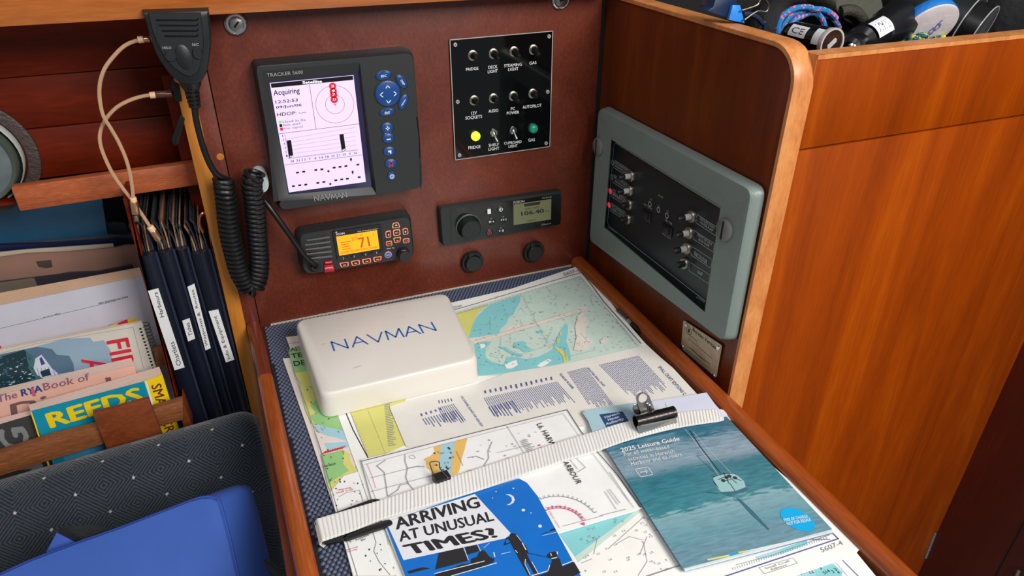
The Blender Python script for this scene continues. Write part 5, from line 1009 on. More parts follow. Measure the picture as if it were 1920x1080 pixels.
# dark grey book at the far left
t_, pl, F_, dn = book('manual', 'dark grey book with one big silver letter at the far left behind the rail', -.031, [(-70, 817), (58, 779), (56, 768), (-72, 802)], .24, mat('book_grey', (62, 62, 62), .4), pagem)
z = pl.z(0, 560, 3.0857); g = G(); g.text(z, 'G', (190, 868), (150, 736), (20, 890), .0003, 0, bold=.04); g.text(z, 'N', (275, 1060), (245, 950), (100, 1080), .0003, 0, bold=.04); one(g, 'lettering', mat('silver_print', (150, 152, 154), .35, .3), t_)
# RYA book
t_, pl, F_, dn = book('handbook', 'pink covered handbook behind the teal almanac', .010, [(-60, 753), (251.5, 685.5), (245.5, 669.5), (-60, 741)], .25, mat('book_pink', (224, 176, 158), .4), pagem)
z = pl.z(0, 560, 3.0857); g = G(); g.text(z, 'The', (-15, 604), (102, 572), (-22, 562), .0003, 0, bold=.02); g.text(z, 'RYA', (125, 566), (248, 536), (117, 526), .0003, 1, bold=.04); g.text(z, 'Book of', (254, 532), (520, 470), (246, 490), .0003, 0, bold=.015); g.text(z, 'Di', (70, 700), (280, 640), (55, 612), .0003, 2, bold=.03); g.poly(z.PP([(608, 458), (640, 452), (648, 490), (618, 500)], .0003), 2); g.poly(z.PP([(175, 520), (195, 515), (210, 560), (190, 565)], .0005), 3)
one(g, 'cover_print', [mat('print_mauve', (128, 96, 120), .5), mat('print_blue_deep', (30, 70, 130), .5), mat('print_brownish', (112, 86, 90), .5), mat('print_rose', (190, 90, 120), .5)], t_)
# first aid book with spiral binding
t_, pl, F_, dn = book('first_aid_book', 'spiral bound first aid book with red title and a painted lifeboat in waves', .040, [(-60, 668), (266.5, 603.5), (264.5, 599), (-60, 664)], .24, mat('cover_stone', (204, 200, 188), .35), pagem2)
z = pl.z(0, 560, 3.0857); g = G()
g.poly(z.PP([(-100, 355), (0, 325), (180, 285), (370, 232), (520, 225), (540, 250), (600, 240), (640, 300), (660, 430), (350, 520), (0, 620), (-100, 640)], .0002), 0)
g.poly(z.PP([(-100, 350), (0, 322), (150, 290), (215, 278), (300, 290), (330, 325), (400, 330), (425, 375), (430, 420), (300, 440), (0, 560), (-100, 600)], .0003), 1)
g.poly(z.PP([(-100, 370), (20, 330), (140, 295), (175, 330), (165, 400), (210, 460), (0, 540), (-100, 560)], .0004), 2)
random.seed(4)
for i in range(70):
    x, y = random.uniform(-20, 200), random.uniform(330, 520); l = random.uniform(8, 30); g.poly(z.PP([(x, y), (x + l, y - random.uniform(2, 10)), (x + l * .7, y + random.uniform(1, 6))], .0005), random.choice((3, 4, 1)))
g.poly(z.PP([(150, 300), (190, 330), (205, 380), (240, 460), (215, 470), (180, 420), (158, 360)], .0005), 4)
g.poly(z.PP([(205, 345), (240, 322), (262, 350), (300, 400), (335, 430), (330, 455), (250, 460), (215, 440), (195, 400)], .0006), 3); g.poly(z.PP([(228, 345), (240, 335), (262, 375), (240, 385)], .0007), 5); g.poly(z.PP([(232, 420), (285, 402), (295, 440), (245, 452)], .0007), 2)
for k in range(5): g.strokes(z, [(215 + k * 22, 400 - k * 2), (232 + k * 22, 455 - k * 3)], .0004, .0009, 5)
g.text(z, 'FIRST', (612, 246), (700, 560), (742, 222), .0006, 6, bold=.02); g.text(z, 'AID', (468, 350), (535, 560), (610, 334), .0006, 6, bold=.02)
g.strokes(z, [(-100, 345), (200, 262), (770, 165), (830, 400)], .0005, .0002, 7)
one(g, 'cover_print', [mat('paint_sky', (140, 166, 186), .4), mat('paint_cloud', (84, 112, 136), .4), mat('paint_sea', (26, 56, 64), .4), mat('paint_foam', (200, 206, 220), .4), mat('paint_wave', (62, 108, 112), .4), mat('paint_hull_blue', (60, 66, 130), .4), mat('title_red', (200, 36, 60), .4), GRL], t_)
for i in range(13):
    x, y = 818 + i * 6.2, 172 + i * 19; c = z.P(x, y); g = G(); R2 = .0068; pts = [c + np.array((R2 * .9 * (1 - math.cos(t)) - .002, -R2 * .55 * math.sin(t) * 1.0 + .004, 0.0008 * t)) for t in np.linspace(-.4, 2 * math.pi - 1.2, 18)]
    g.tube(pts, .0007, 6); g.disc(z, (x - 6, y + 2), .0016, .0003, 1, 8); one(g, 'spiral_ring', [M_steel, M_dark], t_)
# yellow and red pamphlet
t_, pl, F_, dn = book('pamphlet', 'thin yellow and red pamphlet peeping out behind the first aid book', .062, [(198, 615), (253, 596), (252, 593), (197, 612)], .15, mat('pamphlet_yellow', (214, 190, 30), .4), pagem2)
g = G(); z = pl.z(0, 560, 3.0857); g.poly(z.PP([(680, 142), (735, 118), (745, 150), (680, 170)], .0003)); one(g, 'red_panel', mat('title_red', (200, 36, 60), .4), t_)
# white programme in a sleeve
t_, pl, F_, dn = book('programme', 'white printed programme in a clear sleeve, thick peach coloured page edges', .080, [(-80, 589), (267, 518), (261, 500), (-80, 562)], .22, mat('sleeve_white', (196, 196, 208), .25), pagem2)
z = pl.z(0, 370, 1.964); g = G(); g.text(z, 'RACE PROGRAMME 2006', (470, 363), (362, 388), (471, 369), .0003, 0, bold=.02); g.text(z, 'Page 17 of 26', (219, 424), (158, 439), (221, 430), .0003, 0, bold=.01); g.strokes(z, [(-80, 502), (430, 380)], .0004, .0003, 0); g.text(z, '2', (418, 466), (400, 472), (419, 474), .0003, 0, bold=.02)
g.poly(z.PP([(-5, 548), (3, 546), (5, 556), (-4, 558)], .0003), 1); one(g, 'printed_text', [M_ink, mat('title_red', (200, 36, 60), .4)], t_)
# folders behind
def folder(name, label, y0, px, h, mt, th=.004, cat='folder', extra=None):
    P = PY(y0).PP(px); lo_ = min(p[2] for p in P) - h; xs = sorted(P, key=lambda p: p[0]); bot = [np.array((P[-1][0], y0, lo_)), np.array((P[0][0], y0, lo_))]
    return one(G().prism(P + bot, (0, th, 0)), name, mt, None, label, cat)
brn = mat('smoky_sleeve_brown', (140, 106, 94), .22); nvy = mat('folder_navy', (22, 30, 66), .35); blu2 = mat('folder_steel_blue', (44, 96, 130), .35, var=.2, vscale=12); crm = mat('folder_cream', (190, 172, 152), .6)
zz_ = lambda L_: [(x / 1.964, y / 1.964 + 370) for x, y in L_]; z6 = lambda L_: [(x / 4.91, y / 4.91 + 360) for x, y in L_]
folder('document_sleeve', 'dark smoky document sleeve directly behind the programme', .142, z6([(-300, 880), (0, 830), (320, 790), (500, 770), (640, 745), (900, 735), (1220, 670)]), .12, mat('smoky_dark', (44, 42, 50), .2))
folder('index_card', 'beige card corner inside the smoky sleeve at the far left', .140, z6([(-300, 880), (-100, 850), (290, 795), (318, 800)]), .06, mat('card_beige', (96, 88, 76), .5), .0015, 'card')
folder('document_wallet', 'brownish clear wallet with a shiny peach top edge', .158, z6([(-300, 640), (0, 605), (250, 570), (500, 560), (640, 552), (850, 535), (1065, 512), (1160, 490), (1245, 488)]), .14, brn)
g_ = G(); pl = PY(.1575); g_.poly(pl.PP(z6([(330, 640), (470, 625), (485, 690), (430, 702), (355, 690)]))); one(g_, 'dark_label', mat('label_taupe', (70, 54, 50), .4), None, 'square taupe label on the brownish wallet', 'label')
folder('cream_folder', 'cream card folder edge between the wallet and the navy folder', .166, z6([(-300, 600), (0, 555), (250, 530), (700, 500), (1040, 476), (1048, 500)]), .14, crm, .002)
folder('navy_folder', 'navy blue folder with its top edge showing', .174, z6([(-300, 520), (0, 490), (350, 478), (430, 478), (1050, 440), (1240, 455)]), .16, nvy, .006)
folder('clear_wallet', 'clear plastic wallet with a beaded edge in front of the blue folder', .184, z6([(-300, 495), (0, 480), (300, 455), (690, 425), (1010, 398), (1180, 405), (1215, 380), (1240, 440)]), .17, mat('clear_wallet_tone', (72, 82, 92), .15))
folder('blue_folder', 'large steel blue folder standing below the shelf rail', .196, z6([(-300, 170), (0, 120), (935, 40), (985, 372)]), .20, blu2)
folder('grey_wallet', 'grey translucent wallet at the right of the blue folder', .206, z6([(940, 290), (1060, 280), (1150, 290), (1190, 400)]), .17, mat('grey_wallet_tone', (58, 66, 66), .2))
# pocket partition, rail and wooden block
f = PY(-.006); g = G().prism(f.PP([(230, 372), (240, 370), (268, 478), (262, 484), (352, 810), (345, 812)]), (0, .14, 0)); one(g, 'pocket_partition', M_plank, None, 'thin mahogany partition between the books and the binders', 'partition', bevel=.0008)
f = PY(-.052); z = f.z(0, 560, 3.0857)
rl = one(G().prism(z.PP([(-200, 965), (300, 808), (600, 735), (1058, 592), (1062, 702), (600, 842), (-200, 1090)]), (0, .013, 0)), 'pocket_rail', M_teak, None, 'weathered teak rail across the front of the book pocket', 'rail', bevel=.0015)
one(G().prism(PY(-.036).z(0, 560, 3.0857).PP([(1056, 600), (1075, 640), (1120, 760), (1065, 770), (1050, 690)]), (0, .10, 0)), 'rail_bracket', M_latch, None, 'short mahogany bracket at the right end of the teak rail', 'bracket', bevel=.001)
one(G().prism(PY(.040).z(0, 560, 3.0857).PP([(890, 292), (1000, 270), (1010, 380), (905, 392)]), (0, .01, 0)), 'rear_rail', M_teak, None, 'rear teak rail glimpsed between the spiral book and the binders', 'rail', bevel=.001)
f = PY(-.060); z = f.z(0, 560, 3.0857); P = z.PP([(535, 668), (858, 580), (958, 838), (640, 925)])
one(G().prism(P, (0, .0065, 0)), 'wooden_block', M_latch, None, 'flat mahogany block screwed on the teak rail in front of the almanac', 'block', bevel=.0008)
g = G(); 
# binders
nb = mat('binder_navy', (11, 17, 34), .42, bump=.15, bscale=700); nb2 = mat('binder_seam', (28, 38, 62), .6, bump=.6, bscale=1500)
slv = mat('smoky_clear_sleeve', (52, 54, 58), .12, var=.5, vscale=90); cop = mat('copper_reflection_tint', (190, 134, 104), .22, .3, var=.3, vscale=80)  # copper tone paints reflections on otherwise clear sleeves
lbm = mat('label_white', (224, 224, 224), .5); z = PY(-.012).z(0, 370, 1.964)
def binder(px, label, lab, txts, yb=0.0):
    P = [PY(yb).z(0, 370, 1.964).P(*p) for p in px]; t_ = thing('ring_binder', (P[2] + P[3]) / 2, label, 'binder', 'navy binders beside the honey post')
    tl, tr_, br__, bl__ = P; g = G(); n = 7; cols2 = []
    for q_ in range(n + 1):
        s_ = q_ / n; bulge = -.006 * math.sin(math.pi * s_); cols2.append([tl * (1 - s_) + tr_ * s_ + np.array((0, bulge, 0)), bl__ * (1 - s_) + br__ * s_ + np.array((0, bulge, 0))])
    g.loft([[c_[0] for c_ in cols2] + [tr_ + np.array((0, .16, 0)), tl + np.array((0, .16, 0))], [c_[1] for c_ in cols2] + [br__ + np.array((0, .16, 0)), bl__ + np.array((0, .16, 0))]]); one(g, 'spine', nb, t_)
    g = G(); dv = (tr_ - tl); s0 = tr_ + np.array((0, -.0008, 0)); s1 = br__ + np.array((0, -.0008, 0)); g.tube([s0 * (1 - k) + s1 * k for k in np.linspace(0, 1, 6)], .0018, 6); one(g, 'stitched_edge', nb2, t_)
    rnd = random.Random(int(px[0][0])); 
    for k in range(7):
        s_ = .12 + .76 * k / 6; b0 = tl * (1 - s_) + tr_ * s_; g = G(); rows_ = []
        dx, hh = rnd.uniform(-.006, .008) - .004, rnd.uniform(.030, .045)
        for j in range(6):
            t = j / 5; off_ = np.array((dx * t * t, .006 + .004 * math.sin(t * 3), hh * t - .002)); rows_.append([b0 + off_ + np.array((-.0008, 0, 0)), b0 + off_ + np.array((.0008, 0, 0)), b0 + off_ + np.array((.0010 + .002 * t, .13, 0)), b0 + off_ + np.array((-.0006 + .002 * t, .13, 0))])
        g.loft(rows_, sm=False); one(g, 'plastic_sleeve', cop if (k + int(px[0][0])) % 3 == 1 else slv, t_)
    pl = PY(yb - .0068).z(0, 370, 1.964); g = G(); g.prism([p for p in pl.PP(lab)], (0, .0006, 0)); lo_ = one(g, 'paper_label', lbm, t_, label='white paper label')
    g = G()
    for t, bl, br, tl_ in txts: g.text(pl, t, bl, br, tl_, .0003, 0, bold=.005)
    one(g, 'label_text', M_ink, lo_)
binder([(507, 215), (572, 200), (768, 835), (704, 852)], 'navy binder labelled Harbours and Chartlets, first on the left', [(545, 345), (583, 335), (680, 626), (643, 637)], [('Harbours', (605, 440), (580, 348), (590, 442)), ('Chartlets', (668, 615), (640, 530), (652, 622))])
binder([(578, 204), (638, 190), (824, 812), (772, 830)], 'navy binder labelled Tides, second from the left', [(671, 455), (698, 445), (719, 520), (693, 531)], [('Tides', (710, 508), (697, 460), (696, 512))], .002)
binder([(645, 192), (690, 183), (866, 800), (828, 812)], 'navy binder labelled Waypoints and Routes, third from the left', [(690, 330), (716, 318), (776, 555), (757, 564)], [('Waypoints &  Routes', (769, 545), (716, 338), (757, 549))], .004)
binder([(705, 210), (770, 190), (916, 778), (870, 800)], 'navy binder labelled Info and Equipment, nearest the honey post', [(768, 420), (804, 413), (863, 598), (832, 608)], [('Info & Equipment', (852, 592), (800, 434), (838, 597))], .0)
f = PY(.004); one(G().prism(f.z(0, 370, 1.964).PP([(775, 190), (788, 188), (925, 770), (918, 778)]), (0, .15, 0)), 'slim_folder', M_gloss, None, 'slim glossy black folder between the last binder and the honey post', 'folder', bevel=.0005)
cpx = [(748, 130), (735, 105), (735, 75), (748, 58), (762, 70), (768, 100), (775, 150), (790, 230), (812, 320)]
one(G().tube(curve([PY(-.008 + .02 * (i > 3)).z(0, 370, 1.964).P(*p) for i, p in enumerate(cpx)], 6), .0016, 8), 'copper_ring', mat('copper', (200, 134, 90), .25, .9), None, 'curled copper coloured ring above the last binder', 'ring')

# ================================================================== SEAT
fm = bpy.data.materials.new('diamond_upholstery'); fm.use_nodes = True; nt = fm.node_tree; b = nt.nodes['Principled BSDF']; N = nt.nodes.new; K = nt.links.new
def mth(op, a, b_=None, v1=None, v2=None):
    n = N('ShaderNodeMath'); n.operation = op
    if a is not None: K(a, n.inputs[0])
    if b_ is not None: K(b_, n.inputs[1])
    if v1 is not None: n.inputs[1].default_value = v1
    if v2 is not None: n.inputs[2].default_value = v2
    return n.outputs[0]
tc = N('ShaderNodeTexCoord'); nz = N('ShaderNodeTexNoise'); nz.inputs['Scale'].default_value = 30; nz.inputs['Detail'].default_value = 2; K(tc.outputs['UV'], nz.inputs['Vector'])
vm = N('ShaderNodeVectorMath'); vm.operation = 'MULTIPLY_ADD'; K(nz.outputs['Color'], vm.inputs[0]); vm.inputs[1].default_value = (.03, .03, 0); K(tc.outputs['UV'], vm.inputs[2])
sp3 = N('ShaderNodeSeparateXYZ'); K(vm.outputs[0], sp3.inputs[0])
def tri_(o): return mth('ABSOLUTE', mth('SUBTRACT', mth('FRACT', o), None, .5))
fu_, fv_ = tri_(sp3.outputs[0]), tri_(sp3.outputs[1]); dd_ = mth('ADD', fu_, fv_)
st = mth('SINE', mth('MULTIPLY', dd_, None, 2 * math.pi * 13)); stn = mth('MULTIPLY_ADD', st, None, .5, .5)
r = N('ShaderNodeValToRGB'); r.color_ramp.elements[0].position = .3; r.color_ramp.elements[0].color = L((8, 12, 20)); r.color_ramp.elements[1].position = .75; r.color_ramp.elements[1].color = L((46, 57, 70)); K(stn, r.inputs[0])
def dist(cu, cv): # distance to a dot at fraction (cu, cv)
    a = mth('SUBTRACT', mth('FRACT', mth('ADD', sp3.outputs[0], None, .5 - cu)), None, .5); c_ = mth('SUBTRACT', mth('FRACT', mth('ADD', sp3.outputs[1], None, .5 - cv)), None, .5)
    return mth('ADD', mth('ABSOLUTE', a), mth('ABSOLUTE', c_))
dm = mth('LESS_THAN', mth('MINIMUM', dist(0.015, .515), dist(.515, .015)), None, .034)
mx = N('ShaderNodeMix'); mx.data_type = 'RGBA'; K(dm, mx.inputs[0]); K(r.outputs[0], mx.inputs[6]); mx.inputs[7].default_value = L((176, 170, 164)); K(mx.outputs[2], b.inputs['Base Color']); b.inputs['Roughness'].default_value = .9
bp = N('ShaderNodeBump'); bp.inputs['Strength'].default_value = .5; bp.inputs['Distance'].default_value = .0012; K(stn, bp.inputs['Height']); K(bp.outputs[0], b.inputs['Normal']); b.inputs['Sheen Weight'].default_value = .3
prof = [(-.066, -.32), (-.066, -.10), (-.068, -.084), (-.076, -.072), (-.090, -.066), (-.105, -.067), (-.120, -.074), (-.134, -.088), (-.145, -.11), (-.158, -.15), (-.172, -.20), (-.19, -.27), (-.21, -.36), (-.24, -.48), (-.27, -.62)]
arc_ = [0]
for a, b_ in zip(prof[:-1], prof[1:]): arc_.append(arc_[-1] + math.hypot(a[0] - b_[0], a[1] - b_[1]))
g = G(); vs = []; uv = []; xs = list(np.linspace(-1.2, -.556, 28)) + [-.548, -.541, -.535, -.531, -.529]; xe = -.528; cy_, cz_ = -.13, -.3
for x in xs:
    t = max(0, (x + .556) / .028); k = math.sqrt(max(0, 1 - t * t)); ins = .024 * (1 - k)
    for (y, z_), a in zip(prof, arc_):
        ny_, nz_ = (y - cy_), (z_ - cz_ if z_ > -.2 else 0); l = math.hypot(ny_, nz_) + 1e-9
        vs.append((x, y - ny_ / l * ins, z_ - nz_ / l * ins + (x + .52) * .066)); uv.append((x / .0635 + .2, a / .0635 + .1))
n = len(prof); fs = [[i * n + j, i * n + j + 1, (i + 1) * n + j + 1, (i + 1) * n + j] for i in range(len(xs) - 1) for j in range(n - 1)]
fs.append([(len(xs) - 1) * n + j for j in range(n)]); fs.append([j for j in range(n)][::-1]); g.add(vs, fs, 0, True); g.uv = uv
g.f += [[(i + 1) * n, (i + 1) * n + n - 1, i * n + n - 1, i * n] for i in range(len(xs) - 1)]; g.mi += [0] * (len(xs) - 1); g.sm += [False] * (len(xs) - 1)
one(g, 'seat_backrest', fm, None, 'dark blue upholstered seat backrest woven with diamonds and white dots', 'cushion', smooth=False)
# blue boat cushion
yb = -.27; A = PY(yb).P(0, 1077); B_ = PY(yb).P(375, 933); dwn = np.array((0, -.62, -.78)); fp_ = Pl(A, np.cross(B_ - A, dwn))
bg = thing('boat_cushion', fp_.P(200, 1080), 'royal blue fabric buoyant cushion lying against the seat backrest', 'cushion')
bm_ = mat('royal_blue_cloth', (46, 82, 162), .8, bump=.5, bscale=14, var=.08, vscale=12)
Fp = [(-220, 1155), (0, 1077), (60, 1050), (147, 1017), (233, 987), (300, 961), (360, 938), (383, 932), (400, 933), (411, 940), (428, 1000), (447, 1082), (490, 1250), (-180, 1400)]
P = fp_.PP(Fp); nb_ = -fp_.n; g = G(); c = np.mean(P, axis=0)
def shf(k, d, dx=0): return [c + (p - c) * k + nb_ * d + np.array((dx, 0, 0)) for p in P]
g.loft([shf(.975, -.0045), shf(.988, -.0035), shf(.996, -.001), shf(1.0, .003, .002), shf(1.0, .03, .022), shf(.995, .050, .026), shf(.97, .056, .024)]); one(g, 'cushion_cover', bm_, bg)
e = [c + (p - c) * 1.003 + nb_ * .001 for p in P[1:13]]; one(G().tube(curve(e, 4), .0013, 6), 'piping', mat('piping_blue', (28, 62, 150), .7), bg)
q = Pl(A + np.array((0, .02, 0)), fp_.n).z(0, 740, 3)
g = G().prism(q.PP([(235, 930), (320, 772), (345, 780), (440, 832), (400, 870), (330, 910)]), nb_ * .0015); one(g, 'handle_tab', bm_, bg, bevel=.0004)
g = G(); wpx = [((330, 775), (440, 832)), ((355, 745), (465, 808)), ((400, 728), (470, 790)), ((470, 722), (490, 780)), ((550, 722), (500, 790)), ((600, 740), (520, 810)), ((640, 770), (540, 850))]
Tt = [q.P(*a, .002 + .012 * math.sin(i / 6 * math.pi)) for i, (a, b_) in enumerate(wpx)]; Bt = [q.P(*b_, .002 + .012 * math.sin(i / 6 * math.pi)) for i, (a, b_) in enumerate(wpx)]
g.loft([[a, b_, b_ + nb_ * .0015, a + nb_ * .0015] for a, b_ in zip(curve(Tt, 4), curve(Bt, 4))], sm=False); one(g, 'carry_handle', mat('black_webbing', (32, 32, 33), .7, bump=.8, bscale=900), bg)
gk = curve([PY(-.30).P(455, 1068), PY(-.30).P(480, 1058), PY(-.30).P(505, 1064), PY(-.30).P(522, 1085), PY(-.30).P(530, 1110)], 6)
one(G().tube(gk, .006, 10), 'padded_roll', mat('dark_grey_cloth', (48, 52, 60), .8), None, 'dark grey padded roll just right of the blue cushion', 'roll')

# ================================================================== LOCKER CONTENTS
def R3(v): v = np.array(v, float); return v / np.linalg.norm(v)
# car charger
b_ = PY(-.333).P(1559, 82); a = b_ + np.array((-.002, .062, 0)); d = b_ - a
t_ = thing('car_charger', a - (0, 0, .012), 'black cylindrical car charger with a silver ring and two sockets, in the locker', 'charger')
g = G().rev(a, d, [(0, .006), (.004, .0105), (.012, .0125), (np.linalg.norm(d) * .74, .0132), (np.linalg.norm(d) * .75, .0142), (np.linalg.norm(d) - .002, .0146)], 32); one(g, 'body', mat('piano_black', (14, 15, 17), .1), t_)
un = R3(d); e = Pl(b_, un); u, v = axes(e); lp = lambda r, h: [b_ + un * h + (u * math.cos(t) + v * math.sin(t)) * r for t in np.linspace(0, 2 * math.pi, 32, endpoint=False)]
g = G().loft([lp(.0147, -.004), lp(.0152, -.001), lp(.0150, .0012), lp(.0132, .0012), lp(.0128, 0)], cap=False); one(g, 'silver_ring', mat('bright_ring', (210, 208, 204), .25, .4), t_)
g = G(); g.add(lp(.0130, .0003), [list(range(32))]); one(g, 'end_face', mat('dark_plum', (40, 26, 26), .2), t_)
ez = e.up(.0012).z(1300, 0, 6)
for px in ([(1508, 512), (1598, 424), (1616, 440), (1610, 472), (1528, 552), (1510, 545)], [(1512, 606), (1600, 545), (1612, 560), (1600, 592), (1540, 620)]):
    g = G().prism(inset_round(ez.PP(px), .0004, 2), un * -.0003); one(g, 'usb_socket', MC['bright_ring'], t_)
# curved sticker
def wrap(a, d, r, s0, s1, t0, t1, mt, nm, par, txt=None):
    un = R3(d); L_2 = np.linalg.norm(d); up_ = R3(CAM - a); up_ = R3(up_ - un * (up_ @ un)); sd = np.cross(un, up_); vs = []; n_1, n_2 = 8, 2; g = G()
    for i in range(n_1 + 1):
        t = t0 + (t1 - t0) * i / n_1
        for j in range(n_2 + 1): s_ = s0 + (s1 - s0) * j / n_2; vs.append(a + un * L_2 * s_ + (up_ * math.cos(t) + sd * math.sin(t)) * r)
    g.add(vs, [[i * 3 + j, i * 3 + j + 1, (i + 1) * 3 + j + 1, (i + 1) * 3 + j] for i in range(n_1) for j in range(2)], 0, True); o = one(g, nm, mt, par)
    if txt:
        gv, gf = glyphs(txt, 0); g2 = G(); g2.add([a + un * L_2 * (s0 + (s1 - s0) * (.15 + .7 * x)) + (up_ * math.cos(tt) + sd * math.sin(tt)) * (r + .0002) for x, tt in ((x, t0 + (t1 - t0) * (.25 + .5 * y)) for x, y in gv)], gf, 0); one(g2, 'sticker_text', M_ink, o)
    return o
wrap(a, d, .0136, .25, .62, -.75, .15, mat('sticker', (226, 226, 230), .4), 'sticker', t_, 'CE')
wrap(a, d, .0150, .80, .94, -.8, .3, MC['sticker'], 'ring_sticker', t_)
# torch
a = PY(-.318).P(1590, 92); b_ = PY(-.268).P(1682, 40); d = b_ - a
t_ = thing('torch', a - (0, 0, .01), 'black ribbed torch with a white square sticker, in the locker', 'torch')
ln = float(np.linalg.norm(d)); prf = [(0, .008), (.003, .012), (.012, .013), (.016, .0105), (.024, .0105), (.028, .0165)]
for k in range(6): prf += [(.03 + k * .0055, .0165), (.032 + k * .0055, .0178), (.034 + k * .0055, .0165)]
prf += [(.07, .0165), (.085, .021), (ln, .024), (ln + .002, .021)]
one(G().rev(a, d, [(h * ln / .11, r * .95) for h, r in prf[:-2]] + [(ln, .0225), (ln + .002, .020)], 28), 'barrel', mat('torch_black', (18, 19, 22), .25), t_); wrap(a, d, .0182, .26, .56, -.75, .35, MC['sticker'], 'sticker', t_, 'NAVI')
g = G(); c = a + R3(d) * .008; g.rev(c + R3(CAM - c) * .011, R3(CAM - c), [(0, .0045), (.002, .004), (.003, .002)], 14); one(g, 'side_button', M_chrome, t_)
c = PY(-.21).P(1648, 28); one(G().tube([c + (-.008, 0, 0), c, c + (.008, -.002, .001)], .0016, 8), 'red_band', mat('band_red', (190, 30, 40), .4), t_)
# disc with line
nd = R3((-.11, -.85, -.50)); c0 = PY(-.285).P(1738, 56); t_ = thing('line_float', c0 - (0, 0, .03), 'round blue rimmed white float with a knotted teal line on its face', 'float')
e = Pl(c0, nd); u, v = axes(e); lp = lambda r, h: [c0 + nd * h + (u * math.cos(t) + v * math.sin(t)) * r for t in np.linspace(0, 2 * math.pi, 48, endpoint=False)]
one(G().loft([lp(.0325, -.013), lp(.0345, -.011), lp(.0350, -.003), lp(.0340, -.0005)]), 'blue_rim', mat('float_blue', (24, 112, 196), .5, bump=.2, bscale=300), t_)
one(G().loft([lp(.0342, -.0006), lp(.0338, .0008), lp(.0325, .0014)]), 'white_face', mat('float_white', (206, 198, 200), .6, bump=.3, bscale=60), t_)
ez = e.up(.0018).z(1600, 0, 6); g = G(); g.text(ez, '5XS', (1010, 215), (850, 350), (985, 300), 0, 0, bold=.03); one(g, 'marker_writing', mat('faded_violet', (112, 120, 190), .6), t_)
rope = bpy.data.materials.new('teal_line'); 
def ropemat(name, c1, c2, sc_, thr=.62):
    m = mat(name, c1, .6); nt = m.node_tree; b = nt.nodes['Principled BSDF']; tc = nt.nodes.new('ShaderNodeTexCoord'); vn = nt.nodes.new('ShaderNodeTexVoronoi'); vn.inputs['Scale'].default_value = sc_; r = nt.nodes.new('ShaderNodeValToRGB')
    nt.links.new(tc.outputs['Object'], vn.inputs['Vector']); sx = nt.nodes.new('ShaderNodeSeparateColor'); nt.links.new(vn.outputs['Color'], sx.inputs[0]); nt.links.new(sx.outputs[0], r.inputs[0]); r.color_ramp.interpolation = 'CONSTANT'; r.color_ramp.elements[0].color = L(c1); r.color_ramp.elements[1].position = thr; r.color_ramp.elements[1].color = L(c2); nt.links.new(r.outputs[0], b.inputs['Base Color']); return m
bpy.data.materials.remove(rope); tl_m = ropemat('teal_flecked_line', (16, 96, 120), (190, 190, 60), 700, .7)
for px in ([(600, 520), (590, 450), (640, 395), (710, 385), (780, 430), (800, 500)], [(740, 500), (700, 440), (720, 370), (765, 345), (800, 370), (790, 430), (720, 500)], [(640, 520), (660, 450), (730, 420), (820, 420), (900, 445), (950, 440), (960, 400), (910, 370)]):
    g = G().tube(curve([e.P(x / 6 + 1600, y / 6, .004 + .003 * (i % 2)) for i, (x, y) in enumerate(px)] if False else [Pl(c0, nd).z(1600, 0, 6).P(x, y, .004 + .003 * (i % 2)) for i, (x, y) in enumerate(px)], 8), .0026, 8); one(g, 'knotted_line', tl_m, t_)
c = Pl(c0, nd).z(1600, 0, 6).P(948, 408, .006); one(G().rev(c, (.6, -.4, .6), [(0, .003), (.005, .0034), (.006, .002)], 12), 'line_end', mat('fluo_yellow', (220, 226, 40), .5), t_)
# black canister with silver rings
nc = R3((.35, -.85, -.25)); c0 = PY(-.20).P(1812, 48); t_ = thing('canister', c0 - (0, 0, .03), 'black canister with two silver rings lying at the right end of the locker', 'canister')
e = Pl(c0, nc); u, v = axes(e); lp = lambda r, h: [c0 + nc * h + (u * math.cos(t) + v * math.sin(t)) * r for t in np.linspace(0, 2 * math.pi, 40, endpoint=False)]
one(G().loft([lp(.038, -.10), lp(.040, -.09), lp(.040, 0), lp(.036, .001)]), 'body', M_black, t_)
for h, r_ in ((.0, .0404), (.020, .0335)):
    g = G(); R_ = r_; loops = [[c0 + nc * (h + .0009 * math.cos(q_)) + (u * math.cos(t) + v * math.sin(t)) * (R_ + .0009 * math.sin(q_)) for q_ in np.linspace(0, 2 * math.pi, 6, endpoint=False)] for t in np.linspace(0, 2 * math.pi, 49)]
    g.loft(loops, cap=False); one(g, 'silver_ring', MC['bright_ring'], t_)
one(G().loft([lp(.033, .001), lp(.033, .020), lp(.030, .021)]), 'cap', M_rubber, t_)
# rope coil
bl_m = ropemat('blue_flecked_rope', (24, 112, 178), (232, 110, 140), 420, .82); cp_ = thing('rope_coil', PY(-.24).P(1520, 60), 'coil of blue rope with pink flecks behind the car charger', 'rope')
for k, px in enumerate(([(950, 370), (955, 300), (1000, 190), (1080, 120), (1180, 85), (1290, 80), (1350, 100)], [(985, 350), (1040, 240), (1120, 160), (1230, 120), (1350, 100), (1480, 115), (1560, 160), (1610, 210)], [(1085, 320), (1150, 230), (1240, 170), (1350, 140), (1440, 150), (1530, 190), (1600, 240)], [(1400, 160), (1450, 220), (1475, 300), (1485, 360)], [(1060, 330), (1110, 250), (1180, 200), (1250, 170)], [(1560, 200), (1610, 260), (1640, 320)])):
    one(G().tube(curve([PY(-.235 + .006 * (k % 3)).z(1300, 0, 6).P(*p) for p in px], 8), .0032, 8), 'rope_turn', bl_m, cp_)
